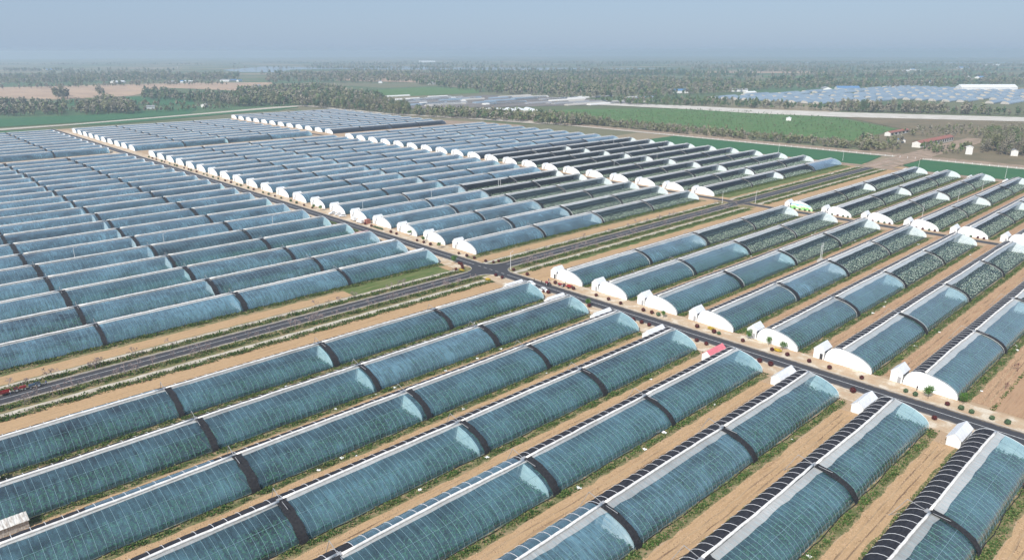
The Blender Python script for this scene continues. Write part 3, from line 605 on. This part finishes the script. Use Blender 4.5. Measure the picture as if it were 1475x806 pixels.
for i, (x, y, t) in enumerate([(207.0, 257.3, 'yellow flowering bush on the rounded road corner near the lawn'), (206.5, 237.8, 'yellow flowering bush beside the sandy field at the road corner'), (227.4, 134, 'yellow flowering bush before a white gable'), (226.4, 106.9, 'yellow flowering bush between young trees before a white gable')]):
    e = ob('yellow_bush', None, None, (x, y, 0)); tag(e, t, 'bush'); sm = shrub_meshes(30 + i, 'leaf_yellow'); ob('stem', sm[0], e, sc=(.9, 1.4, .6)); ob('foliage', sm[1], e, sc=(1.3, 2.2, .75))
def bare_mesh(seed, H, m):
    rr = np.random.RandomState(seed); b = B(); b.tube([(0, 0, 0), (0, 0, H * .4)], .07, 4, 0, .05)
    tips = [(np.array([0, 0, H * .35]), np.array([0, 0, 1.]), H * .35, .04)]
    for lev in range(3):
        nx = []
        for p, d, l, r in tips:
            for q in range(4):
                dd = d + rr.normal(size=3) * .55; dd /= np.linalg.norm(dd); dd[2] = abs(dd[2]); e_ = p + dd * l; b.tube([p, e_], max(r, .028), 3, 0, max(r * .6, .02)); nx.append((e_, dd, l * .62, r * .6))
        tips = nx
    return b.me('branches', m)
BM = [bare_mesh(k, 2.6, 'twig') for k in range(4)]; BR = [bare_mesh(9, 2.4, 'twig_red'), bare_mesh(10, 2.2, 'twig_red')]
def bare(x, y, me, sc, label, group): tag(ob('bare_shrub', me, None, (x, y, 0), rnd.random() * 6.28, sc), label, 'shrub', group)
for k in range(190):
    side = rnd.random(); y = rnd.uniform(241, 246.0) if side < .62 else rnd.uniform(255.2, 258.5); x = rnd.uniform(18, 206) if rnd.random() < .55 else rnd.uniform(234, 440)
    bare(x, y, BM[rnd.randrange(4)], rnd.uniform(.7, 1.5), 'leafless grey-pink shrub in the verge of the crossroad', 'leafless shrubs along the crossroad')
for x, y in [(249.5, 44), (267.9, 44.9), (262, 40), (225, 24), (214, 12), (196, 24.5), (190, 26)]: bare(x, y, BR[rnd.randrange(2)], rnd.uniform(1, 1.3), 'leafless dark red shrub on bare reddish soil', 'leafless dark red shrubs')

def scrap_mesh(seed):
    rr = np.random.RandomState(seed); n = 6; V = [(i * .16 - .4 + rr.uniform(-.05, .05), j * .14 - .35 + rr.uniform(-.05, .05), .04 + rr.uniform(0, .22)) for i in range(n) for j in range(n)]
    return mesh('plastic_scrap', V, [(i * n + j, (i + 1) * n + j, (i + 1) * n + j + 1, i * n + j + 1) for i in range(n - 1) for j in range(n - 1)], 'wall')
SC = [scrap_mesh(k) for k in range(3)]
for k in range(60):
    F = SROW[rnd.randrange(7)]; x = rnd.uniform(60, 200) if rnd.random() < .6 else rnd.uniform(236, 430)
    tag(ob('plastic_scrap', SC[k % 3], None, (x, F - rnd.uniform(.9, 3.4), .03), rnd.random() * 6.28, rnd.uniform(.6, 1.5)), 'crumpled scrap of white plastic lying in the weeds', 'scrap', 'scraps of white plastic')

# ------------------------------------------------------------------ street poles
me_pole = B().tube([(0, 0, 0), (0, 0, 8.6)], .13, 8, 0, .07).me('pole_shaft', 'pole_white'); me_pbase = B().box(-.35, -.35, 0, .35, .35, .35).me('pole_base', 'kerb')
b = B().tube([(0, 0, 8.4), (.5, 0, 8.75), (1.3, 0, 8.85)], .05, 5).box(1.1, -.14, 8.75, 1.75, .14, 8.88); me_lamp = b.me('lamp_head', 'pole_white')
def pole(x, y, label, sc=1.0):
    e = ob('light_pole', None, None, (x, y, 0), rnd.uniform(-.2, .2), sc); tag(e, label, 'pole', 'white poles'); ob('pole_base', me_pbase, e); ob('pole_shaft', me_pole, e); ob('lamp_head', me_lamp, e)
for x in (75, 117, 178): pole(x, 396.4, 'white lamp pole among film-ended greenhouses, behind the fifth row past the crossroad')
for x, y in ((239, 396.4), (294, 396.4), (493, 396.4), (556, 396.4)): pole(x, y, 'white lamp pole among white-gabled greenhouses, behind the fifth row past the crossroad')
for y in (655, 500): pole(558 if y > 600 else 620, NROW[14] + 17 if y > 600 else NROW[8] + 17, 'white lamp pole standing deep among the white-gabled greenhouses')
pole(225.7, 243.1, 'white lamp pole on the rounded corner of the crossroad'); pole(439, 257, 'white lamp pole by the junction with the narrow lane, film side'); pole(456, 241.5, 'white lamp pole by the junction with the narrow lane, dark back side')
for x, y in ((713.8, 357), (703, 286), (700.7, 218), (698.7, 151)): pole(x, y, 'white lamp pole at the edge of the dark green wheat field')
for x, y in ((613, 145.5), (557, 145.5), (487.5, 145.5)): pole(x, y, 'white lamp pole between clear-film greenhouses past the narrow lane')
e = ob('transformer_stand', None, None, (347, 146.3, 0)); tag(e, 'twin white poles on a concrete block between two clear-film greenhouses', 'pole'); ob('block', B().box(-1.8, -1, 0, 1.8, 1, 1.3).me('block', 'kerb'), e)
for dx in (-.8, .8): ob('pole_shaft', me_pole, e, (dx, 0, 1.25))
ob('crossbar', B().box(-1.1, -.1, 8.0, 1.1, .1, 8.2).me('crossbar', 'pole_white'), e)
e = ob('transformer_stand', None, None, (356, 394.6, 0)); tag(e, 'twin white poles behind the fifth greenhouse past the crossroad', 'pole')
for dx in (-1, 1): ob('pole_shaft', me_pole, e, (dx, 0, 0), 0, (1.3, 1.3, 1.25))
ob('crossbar', B().box(-1.3, -.1, 9.0, 1.3, .1, 9.2).me('crossbar', 'pole_white'), e)
me_post = B().box(-.18, -.18, 0, .18, .18, 1.5, 0, .05, .05).box(-.25, -.25, 1.5, .25, .25, 1.62).me('fence_post', 'pole_white')
for k in range(70): tag(ob('fence_post', me_post, None, (765, 60 + k * 7.0, 0)), 'white fence post along the edge of the dark green wheat field', 'post', 'white fence posts along the wheat field')

# ------------------------------------------------------------------ vehicles and people
def car_parts():
    # a white estate car along +x, 4.6 m long
    prof = [(-2.3, .35), (-2.3, .85), (-2.2, 1.0), (-1.95, 1.05), (-1.55, 1.62), (-1.2, 1.70), (.45, 1.68), (1.15, 1.10), (2.05, .95), (2.28, .75), (2.3, .35)]
    def shell(P, ws, i, b):
        n = len(P); V = []; 
        for s_ in (-1, 1): V += [(x, s_ * ws(z), z) for x, z in P]
        b.add(V, [tuple(range(n)), tuple(range(n, 2 * n))[::-1]] + [(k, n + k, n + (k + 1) % n, (k + 1) % n) for k in range(n)], i)
    b = B(); shell(prof, lambda z: .90 if z < 1.1 else .90 - (z - 1.1) * .32, 0, b); body = b.me('body', 'car_white')
    g = B(); shell([(-1.83, 1.14), (-1.52, 1.56), (-1.2, 1.60), (.42, 1.58), (.98, 1.14)], lambda z: .905 - (z - 1.1) * .30, 0, g)
    g.box(.62, -.70, 1.22, .90, .70, 1.50, 0, .1, .05); win = g.me('side_window', 'glass')
    wheel = B().tube([(0, -.12, 0), (0, .12, 0)], .34, 14).me('wheel', 'tyre'); rim = B().tube([(0, -.13, 0), (0, .13, 0)], .2, 10).me('rim', 'steel')
    lamp = B().box(2.15, -.18, .70, 2.31, .18, .86).me('headlight', 'steel'); return body, win, wheel, rim, lamp
CP = car_parts()
def car(x, y, rz, label, group=None):
    e = ob('parked_car', None, None, (x, y, .05), rz); tag(e, label, 'car', group); ob('body', CP[0], e); ob('side_window', CP[1], e)
    for wx in (-1.4, 1.4):
        for wy in (-.82, .82): o = ob('wheel', CP[2], e, (wx, wy, .34)); ob('rim', CP[3], o)
    for wy in (-.62, .62): ob('headlight', CP[4], e, (0, wy, 0))
car(213.5, 208.8, R(-90), 'white car parked beside the road next to a film-covered greenhouse end'); car(216.0, 219.3, R(-90), 'white car on the road closer to the junction, partly behind the greenhouse end')
for x, y in ((225.8, 412.5), (227.0, 407), (226.5, 401)): car(x, y, R(rnd.uniform(150, 200)), 'white car parked on the paved verge before a white gable', 'white cars parked before the white gables')
def van(x, y, rz, label):
    e = ob('parked_van', None, None, (x, y, .05), rz); tag(e, label, 'van', 'white vans parked on the verge')
    ob('cargo_body', B().box(-2.6, -.95, .5, 1.0, .95, 2.35, 0, .04, .06).me('cargo_body', 'car_white'), e); ob('cab', B().prism([(1.0, .4), (2.6, .4), (2.6, 1.1), (2.0, 1.95), (1.0, 2.05)], -.92, .92, 0, 1).me('cab', 'car_white'), e); ob('windscreen', B().prism([(2.52, 1.22), (2.57, 1.22), (2.09, 1.9), (2.04, 1.9)], -.8, .8, 0, 1).me('windscreen', 'glass'), e)
    for wx in (-1.7, 1.7):
        for wy in (-.82, .82): ob('wheel', CP[2], e, (wx, wy, .34))
van(226.2, 387, R(80), 'white box van parked near the dark-edged white gable'); van(225.3, 378, R(95), 'white box van parked beside the small brick-red kiosk')
e = ob('red_kiosk', None, None, (228.3, 374.2, 0)); tag(e, 'small brick-red kiosk before the dark-edged white gable', 'kiosk'); ob('wall', B().box(-1.3, -1.5, 0, 1.3, 1.5, 2.4).me('wall', 'brick'), e); ob('roof', B().box(-1.5, -1.7, 2.4, 1.5, 1.7, 2.55).me('roof', 'brick'), e); ob('door', B().box(-1.34, -.4, 0, -1.28, .4, 1.9).me('door', 'dark'), e)
def tractor(x, y, rz, label, paint, trailer):
    e = ob('farm_tractor', None, None, (x, y, .05), rz); tag(e, label, 'tractor')
    ob('bonnet', B().box(.2, -.42, .7, 2.0, .42, 1.35, 0, .06, .06).me('bonnet', paint), e); ob('seat', B().box(-.9, -.35, .85, -.4, .35, 1.1).box(-1.0, -.35, 1.05, -.85, .35, 1.5).me('seat', 'cloth_dark'), e); ob('mudguard', B().box(-1.2, -1.0, 1.1, .1, -.6, 1.25).box(-1.2, .6, 1.1, .1, 1.0, 1.25).me('mudguard', paint), e)
    ob('steering_column', B().tube([(.25, 0, 1.2), (-.15, 0, 1.6)], .04, 5).me('steering_column', 'cloth_dark'), e); ob('exhaust', B().tube([(1.2, .25, 1.3), (1.2, .25, 2.1)], .05, 5).me('exhaust', 'grey_metal'), e)
    for wx, r_, wy in ((-.6, 1.9, .8), (1.6, 1.15, .62)):
        for s_ in (-1, 1): o = ob('wheel', CP[2], e, (wx, s_ * wy, .34 * r_), 0, (r_, 1.2, r_)); ob('rim', CP[3], o)
    if trailer:
        t = ob('farm_trailer', None, None, (x - 3.6 * math.cos(rz), y - 3.6 * math.sin(rz), .05), rz); tag(t, trailer, 'trailer')
        ob('tray', B().box(-1.5, -.85, .7, 1.5, .85, .8).box(-1.5, -.85, .8, 1.5, -.78, 1.3).box(-1.5, .78, .8, 1.5, .85, 1.3).box(-1.5, -.78, .8, -1.43, .78, 1.3).me('tray', paint), t); ob('drawbar', B().tube([(1.5, 0, .7), (2.5, 0, .6)], .05, 5).me('drawbar', 'grey_metal'), t)
        for s_ in (-1, 1): ob('wheel', CP[2], t, (-.2, s_ * .98, .37), 0, 1.1)
tractor(31, 253.2, R(180), 'blue and green farm tractor on the crossroad', 'blue_paint', None); tractor(26.4, 253.6, 0, 'red farm tractor pulling a trailer on the crossroad', 'red_paint', 'red farm trailer hitched behind the red tractor')
tractor(221.4, 214.0, R(70), 'red farm tractor at the edge of the shrub-lined road', 'red_paint', None); tractor(224.6, 208.2, R(100), 'red farm tractor on the paved verge before the first white gable', 'red_paint', 'red farm trailer on the paved verge before the first white gable')
def person_mesh(seed, top, legs):
    """one skin over a standing skeleton"""
    rr = random.Random(seed); st = rr.uniform(.1, .22)
    V = [(0, 0, .95), (0, 0, 1.15), (.01, 0, 1.40), (.02, 0, 1.52), (.03, 0, 1.60), (.03, 0, 1.74), (0, .1, .90), (st * .5, .11, .48), (st * .3, .11, .06), (st * .3 + .14, .11, .03), (0, -.1, .90), (-st * .4, -.11, .48), (-st, -.11, .06), (-st + .14, -.11, .03), (0, .19, 1.40), (.02, .25, 1.12), (.14, .24, .88), (0, -.19, 1.40), (.0, -.26, 1.12), (.08, -.26, .86)]
    E_ = [(0, 1), (1, 2), (2, 3), (3, 4), (4, 5), (0, 6), (6, 7), (7, 8), (8, 9), (0, 10), (10, 11), (11, 12), (12, 13), (2, 14), (14, 15), (15, 16), (2, 17), (17, 18), (18, 19)]
    rad = [.14, .13, .15, .06, .095, .08, .095, .065, .045, .04, .095, .065, .045, .04, .065, .045, .035, .065, .045, .035]
    me = bpy.data.meshes.new('body'); me.from_pydata(V, E_, []); o = bpy.data.objects.new('tmp', me); col.objects.link(o)
    md = o.modifiers.new('s', 'SKIN')
    for k, sv in enumerate(me.skin_vertices[0].data): sv.radius = (rad[k], rad[k]); sv.use_root = (k == 0)
    o.modifiers.new('u', 'SUBSURF').levels = 1
    dg = bpy.context.evaluated_depsgraph_get(); r_ = bpy.data.meshes.new_from_object(o.evaluated_get(dg)); bpy.data.objects.remove(o)
    for m in (top, legs, 'skin', 'cloth_dark'): r_.materials.append(M[m])
    mi = []
    for p in r_.polygons:
        c = p.center; mi.append(3 if c.z > 1.68 or c.z < .09 else 2 if c.z > 1.5 or (abs(c.y) > .2 and c.z < .93) else 0 if c.z > .95 else 1)
    r_.polygons.foreach_set('material_index', mi); r_.polygons.foreach_set('use_smooth', [True] * len(mi)); r_.name = 'person'; return r_
PM = [person_mesh(1, 'cloth_dark', 'cloth_dark'), person_mesh(2, 'cloth_blue', 'cloth_dark'), person_mesh(3, 'cloth_pale', 'cloth_blue')]
for i, (x, y, k, t) in enumerate([(220.6, 221.9, 0, 'person in dark clothes standing on the road nearest the junction'), (220.8, 217.3, 0, 'person in dark clothes standing behind the red tractor on the road'), (224.9, 216.8, 1, 'person in a blue top standing on the verge by the red tractor'), (228.2, 209.4, 0, 'person in dark clothes standing by the first white gable'), (229.0, 62.6, 0, 'person in dark clothes standing before a white gable near a young green tree'), (24.0, 252.0, 2, 'person in a pale top beside the red tractor on the crossroad'), (19.6, 252.6, 2, 'person in a pale top walking on the crossroad behind the red trailer'), (33.6, 252.4, 1, 'person in a blue top in front of the blue tractor'), (21.2, 254.0, 1, 'person in a blue top walking on the crossroad verge behind the red trailer')]):
    tag(ob('person', PM[k], None, (x, y, .05), rnd.random() * 6.28), t, 'person')

# ------------------------------------------------------------------ woods
def in_poly(P, n, rr):
    P = np.array(P); lo, hi = P.min(0), P.max(0); out = []; tot = 0
    while tot < n:
        q = lo + rr.rand(4 * n, 2) * (hi - lo); ins = np.zeros(len(q), bool); j = len(P) - 1
        for i in range(len(P)):
            c = ((P[i, 1] > q[:, 1]) != (P[j, 1] > q[:, 1])) & (q[:, 0] < (P[j, 0] - P[i, 0]) * (q[:, 1] - P[i, 1]) / (P[j, 1] - P[i, 1] + 1e-9) + P[i, 0]); ins ^= c; j = i
        q = q[ins]; out.append(q); tot += len(q)
    return np.concatenate(out)[:n]
rw = np.random.RandomState(11)
def px(*p): return [gp(*q) for q in p]
# polygon, count, height, weights of (olive, grey, dark, mid)
WOODS = [
 ([(792, 285), (826, 285), (828, 1010), (790, 1010)], 1100, 5.6, (.65, .3, 0, .05)), ([(832, 480), (872, 480), (872, 1000), (832, 1000)], 90, 4.5, (.5, .2, .05, .25)),
 ([(880, 350), (1050, 365), (1160, 490), (1185, 690), (1110, 790), (880, 880)], 1500, 1.7, (.15, .05, .05, .75)),
 (px((1410, 223), (1480, 225), (1520, 200), (1420, 200)), 170, 12, (.3, .6, .0, .1)), (px((1215, 213), (1290, 220), (1300, 205), (1240, 200)), 60, 6, (.6, .3, .05, .05)), (px((1320, 221), (1400, 223), (1400, 212), (1330, 210)), 60, 5, (.4, .2, .05, .35)), (px((1290, 196), (1475, 200), (1475, 185), (1330, 184)), 130, 5, (.55, .4, 0, .05)),
 (px((1075, 155.5), (1210, 160), (1475, 167), (1475, 164.5), (1210, 158), (1075, 153.5)), 170, 9, (.2, .35, .3, .15)), (px((1195, 161), (1330, 164), (1420, 166.5), (1420, 163), (1330, 160), (1200, 158)), 110, 13, (.3, .6, .05, .05)), (px((900, 151), (1075, 155), (1130, 150), (1000, 144), (850, 145)), 320, 8, (.2, .15, .35, .3)),
 (px((595, 168), (700, 173), (825, 182), (880, 180), (820, 171), (700, 166), (600, 162)), 520, 9, (.5, .25, .05, .2)), (px((330, 154), (425, 153), (545, 163), (592, 168), (592, 160), (540, 147), (500, 136), (470, 128), (345, 134)), 1700, 13, (.35, .3, .15, .2)),
 (px((108, 163), (128, 165.5), (160, 164.5), (192, 165), (200, 160), (182, 152), (160, 148), (140, 150), (122, 155)), 330, 12, (.35, .6, 0, .05)), (px((-20, 166), (30, 168), (70, 166), (92, 168), (98, 162), (80, 156), (52, 157), (30, 151), (-20, 154)), 240, 11, (.35, .55, .05, .05)), (px((80, 143), (98, 143), (98, 138), (80, 138)), 22, 17, (.3, .6, .1, 0)), (px((205, 144), (230, 147), (262, 146), (300, 151), (345, 152), (345, 140), (300, 137), (262, 139), (240, 132), (205, 134)), 330, 11, (.25, .3, .3, .15)), (px((0, 149), (120, 150), (330, 157), (330, 155.5), (120, 148.5), (0, 147.5)), 110, 8, (.4, .4, .1, .1)), (px((20, 160), (110, 161), (110, 159), (20, 158)), 40, 8, (.4, .4, .1, .1)), (px((190, 163), (330, 158), (330, 156.5), (190, 161)), 36, 7, (.4, .3, .2, .1)), (px((0, 130), (200, 124), (330, 123), (330, 121.5), (200, 122), (0, 127.5)), 120, 11, (.3, .4, .2, .1)), (px((140, 138), (150, 138), (150, 133), (140, 133)), 12, 14, (.2, .7, .1, 0)),
 (px((385, 120), (540, 120), (620, 119), (620, 108), (500, 106), (385, 110)), 800, 14, (.3, .5, .1, .1)), (px((600, 122), (700, 134), (820, 142), (950, 141), (1095, 131), (1095, 120), (820, 110), (620, 109)), 3400, 12, (.3, .35, .2, .15)), (px((620, 110), (1100, 110), (1100, 106), (620, 104)), 700, 12, (.1, .1, .7, .1)),
 (px((-40, 124), (345, 117), (345, 108), (-40, 112)), 1100, 13, (.3, .3, .3, .1)), (px((1090, 131), (1300, 127), (1475, 122), (1475, 117), (1090, 120)), 800, 12, (.3, .3, .3, .1)), (px((1150, 122), (1200, 122), (1200, 119), (1100, 119)), 90, 16, (.1, .1, .7, .1)), (px((430, 140), (470, 140), (560, 150), (540, 140)), 160, 11, (.2, .2, .4, .2)),
]
for yy in (113, 108, 103.5, 100, 97, 94.5, 92):
    for k in range(5):
        x0 = rw.uniform(-100, 1400); L = rw.uniform(150, 500); WOODS.append((px((x0, yy), (x0 + L, yy + rw.uniform(-1, 1)), (x0 + L, yy - .9), (x0, yy - .9)), 150, 14, (.3, .3, .3, .1)))
pts = []
for P, n, h, wt in WOODS:
    q = in_poly(P, n, rw); kk = rw.choice(4, n, p=np.array(wt) / sum(wt)); hh = h * 1.15 * rw.uniform(.55, 1.5, n)
    pts.append(np.column_stack([q, hh, kk]))
pts = np.concatenate(pts); pts = pts[(pts[:, 0] > 690) | (pts[:, 1] > 1140)]
dist = np.hypot(pts[:, 0] - CAM[0], pts[:, 1] - CAM[1]); az_ = np.degrees(np.arctan2(pts[:, 1] - CAM[1], pts[:, 0] - CAM[0])) - math.degrees(HEAD)
vis = (np.abs(az_) < 37) & (pts[:, 2] > 3); size = np.where(vis, pts[:, 2] / dist, 0); pick = np.argsort(-size)[:290]; mask = np.zeros(len(pts), bool); mask[pick] = True
LT = ['leaf_olive', 'leaf_grey', 'leaf_dark', 'leaf_mid']
TM = [[tree_meshes(50 + 3 * k + j, 8, 3.1, LT[k], 460 if k != 1 else 330, .28) for j in range(2)] for k in range(4)]
TL = ['olive tree in early leaf', 'greyish tree with thin early leaves', 'dark evergreen tree', 'mid green leafy tree']
for x, y, h, k in pts[mask]:
    k = int(k); belt = 780 < x < 875 and y > 270
    place_tree('field_tree', TM[k][rnd.randrange(2)], x, y, h / 8, TL[k] + (' in the belt between wheat and nursery field' if belt else ' in the groves out beyond the fields'), ('belt: ' if belt else 'outlying: ') + TL[k])
rest = pts[~mask]
def wood_mesh(P):
    tri = []; mi = []
    V0 = []
    for s_ in range(6):
        rr = np.random.RandomState(s_ + 90); V0.append(leaf_cloud(rr, 52, (0, 0, .58), (.27, .27, .44), .135, 7, .3))
    trunk = np.array([(-.02, 0, 0), (.02, 0, 0), (0, 0, .6), (0, -.02, 0), (0, .02, 0), (0, 0, .6)])
    ang = rw.rand(len(P)) * 6.28
    for (x, y, h, k), a in zip(P, ang):
        v = V0[rw.randint(6)]; c, s_ = math.cos(a), math.sin(a); v = np.vstack([v, trunk]); u = np.empty_like(v); u[:, 0] = (v[:, 0] * c - v[:, 1] * s_) * h * 1.15 + x; u[:, 1] = (v[:, 0] * s_ + v[:, 1] * c) * h * 1.15 + y; u[:, 2] = v[:, 2] * h
        tri.append(u); mi += [int(k)] * (len(v) // 3 - 2) + [4, 4]
    return fast_mesh('woodland', np.concatenate(tri), 3, LT + ['bark'], mi)
near_bush = rest[rest[:, 2] < 2.95]; rest = rest[rest[:, 2] >= 2.95]
tag(ob('woodland', wood_mesh(rest)), 'far woods and tree belts fading into haze', 'woods', None, 'stuff'); tag(ob('nursery_bushes', wood_mesh(near_bush)), 'low green bushes covering the nursery field', 'bushes', None, 'stuff')

# ------------------------------------------------------------------ far buildings and greenhouses
def house(x, y, L, W, H, rz, label, group, wallm='plaster', roofm='roof_grey', win=0, name='farm_building'):
    e = ob(name, None, None, (x, y, 0), rz); tag(e, label, 'building', group); ob('wall', B().prism([(-W / 2, 0), (W / 2, 0), (W / 2, H), (0, H + W * .22), (-W / 2, H)], -L / 2, L / 2).me('wall', wallm), e)
    rf = B()
    for s_ in (1, -1):
        P = [(-s_ * (W / 2 + .4), H - .15), (0, H + W * .22 + .03), (0, H + W * .22 + .25), (-s_ * (W / 2 + .4), H + .1)]; rf.prism(P if s_ > 0 else P[::-1], -L / 2 - .3, L / 2 + .3)
    ob('roof', rf.me('roof', roofm), e)
    for k in range(win):
        xx = -L / 2 + (k + .5) * L / win; ww = L / win * .5
        ob('window', B().box(xx - ww / 2, -W / 2 - .06, H * .25, xx + ww / 2, -W / 2 + .05, H * .8).me('window', 'dark'), e)
ax, ay = gp(1325, 213); bx, by = gp(1372, 203); house((ax + bx) / 2, (ay + by) / 2 + 4, math.hypot(bx - ax, by - ay), 9, 5, math.atan2(by - ay, bx - ax), 'long white-walled barn with brick-red roof and a row of windows', None, 'plaster', 'brick', 14)
ax, ay = gp(1278, 196); bx, by = gp(1305, 191); house((ax + bx) / 2, (ay + by) / 2, math.hypot(bx - ax, by - ay), 7, 4, math.atan2(by - ay, bx - ax), 'shorter low barn with brick-red roof near the long barn', None, 'plaster', 'brick', 5)
x, y = gp(1395, 222); house(x, y, 7, 6, 7, .3, 'small pale concrete pump house in front of the grove', None, 'plaster', 'plaster', 1)
x, y = gp(1460, 224); house(x, y, 9, 6, 5, .3, 'small white hut beside the grove at the wheat field', None, 'plaster', 'roof_grey', 2)
x, y = gp(1298, 205); house(x, y, 10, 6, 3, .6, 'low shed with blue roof between the two brick-red barns', None, 'plaster', 'roof_blue', 2)
ax, ay = gp(1380, 130.5); bx, by = gp(1460, 130.5); house((ax + bx) / 2, (ay + by) / 2, math.hypot(bx - ax, by - ay), 30, 9, math.atan2(by - ay, bx - ax), 'very long white hall beyond the far blue greenhouses', None, 'car_white', 'car_white')
x, y = gp(978, 134); house(x, y, 45, 18, 6, -.6, 'white workshop with bright blue roof at the edge of far woods', None, 'car_white', 'roof_blue')
x, y = gp(1136, 173.5); house(x, y, 9, 7, 3.5, .4, 'tiny white hut alone in the green nursery field', None, 'car_white', 'car_white')
FB = [(1305, 103, 40), (1322, 102, 30), (1314, 101, 30), (1252, 108.5, 40), (1395, 112, 35), (1412, 113, 50), (170, 120, 45), (247, 119.5, 35), (265, 119, 30), (272, 119.2, 25), (325, 117.5, 35), (335, 117.2, 30), (4, 116, 45), (30, 117, 50), (75, 101.5, 70), (615, 90, 160), (627, 121.5, 50), (640, 122.5, 40), (660, 123.5, 40), (675, 125.5, 40), (548, 119.7, 30), (475, 137, 25), (372, 125, 15), (345, 117.6, 20), (1080, 136, 30), (1065, 132, 40), (1390, 99, 90), (1430, 95, 100), (1190, 130, 60), (1220, 129, 60), (295, 154.5, 12), (217, 157, 14), (1340, 121, 60), (1230, 118, 40)]
for i, (x_, y_, L) in enumerate(FB):
    x, y = gp(x_, y_); house(x, y, L, L * .3 + 4, 4.5, rnd.uniform(-1, 1), ['white-roofed', 'grey-roofed', 'blue-roofed'][i % 3] + ' farm building half lost in the haze', ['white-roofed', 'grey-roofed', 'blue-roofed'][i % 3] + ' farm buildings out in the haze', 'car_white' if i % 3 else 'plaster', ['car_white', 'roof_grey', 'roof_blue'][i % 3])
def tunnel(x, y, L, W, H, rz, m, label, group):
    P = [(W / 2 * math.cos(t), H * math.sin(t)) for t in np.linspace(0, math.pi, 9)]; b = B().prism(P, -L / 2, L / 2); e = ob('far_greenhouse', b.me('far_greenhouse', m), None, (x, y, 0), rz); tag(e, label, 'greenhouse', group)
M['far_film'] = mat('far_film', (.26, .32, .38), (.17, .23, .29), .02, .35, .2, .05, .5)
FP = [(0, 0), (.4, 2), (2.5, 3.5), (6, 4.8), (10, 5.4), (13, 4.8), (15, 2.4), (15.4, 0)]
def far_mesh(L):
    b = B(); n = len(FP); V = [(x, y, z) for x in (0, L) for y, z in FP]
    b.add(V, [(k, n + k, n + k + 1, k + 1) for k in range(4)], 0); b.add(V, [(k, n + k, n + k + 1, k + 1) for k in range(4, n - 1)], 1); b.add(V, [tuple(range(n))[::-1], tuple(range(n, 2 * n))], 2); return b.me('far_greenhouse', ['far_film', 'quilt', 'kerb'])
FM = [far_mesh(95), far_mesh(115)]
for kx in range(7):
    for ky in range(22):
        x, y = 1440 + kx * 128, 330 + ky * 26
        if (x - 1440) * -.55 + 640 < y < 900 - (x - 1440) * .12 or (x > 1680 and 370 < y < 760):
            if rnd.random() < .93: tag(ob('far_greenhouse', FM[rnd.randrange(2)], None, (x + rnd.uniform(-3, 3), y, 0)), 'low blue-grey greenhouse in the cluster beyond the pale road', 'greenhouse', 'far greenhouses beyond the pale road')
for k in range(60):
    x_ = rnd.uniform(560, 930); y_ = rnd.uniform(139, 152); x, y = gp(x_, y_); tunnel(x, round(y / 22) * 22, rnd.uniform(50, 120), 12, 3.2, 0, ['plaster', 'roof_grey', 'far_film', 'kerb'][k % 4], 'low ' + ['cream', 'dark grey', 'blue-grey', 'pale grey'][k % 4] + ' tunnel among the plots beyond the belt of trees', ['cream', 'dark grey', 'blue-grey', 'pale grey'][k % 4] + ' tunnels among the plots')
for k in range(6):
    x, y = gp(695 + k * 14, 161.5 - .3 * k); tunnel(x, y, 60, 14, 5, R(60), 'car_white', 'bright white tunnel just beyond the belt of trees', 'bright white tunnels')
x, y = gp(258, 112); e = ob('radio_mast', None, None, (x, y, 0)); tag(e, 'tall pale lattice radio mast among far woods', 'mast'); b = B()
for a in range(3): b.tube([(3 * math.cos(a * 2.1), 3 * math.sin(a * 2.1), 0), (.6 * math.cos(a * 2.1), .6 * math.sin(a * 2.1), 45)], .3, 4)
for z in range(3, 45, 4):
    r_ = 3 - 2.4 * z / 45; b.tube([(r_ * math.cos(a * 2.1), r_ * math.sin(a * 2.1), z) for a in range(4)], .2, 4)
ob('lattice', b.me('lattice', 'steel'), e); b = B()
for a in range(3): b.box(1.5 * math.cos(a * 2.1) - .8, 1.5 * math.sin(a * 2.1) - .8, 38, 1.5 * math.cos(a * 2.1) + .8, 1.5 * math.sin(a * 2.1) + .8, 44)
ob('antenna', b.me('antenna', 'pole_white'), e)

# ------------------------------------------------------------------ haze
s = N('haze'); v = s.n('VolumePrincipled'); v.inputs['Color'].default_value = (.58, .70, .83, 1); v.inputs['Density'].default_value = 1.9e-4; v.inputs['Anisotropy'].default_value = .2
s.t.links.new(v.outputs[0], s.out.inputs['Volume'])
h = ob('haze', B().box(-G - 50, -G - 50, -2, G + 50, G + 50, 112).me('haze', s.m)); tag(h, 'pale blue haze lying over the whole plain', 'haze', None, 'stuff')
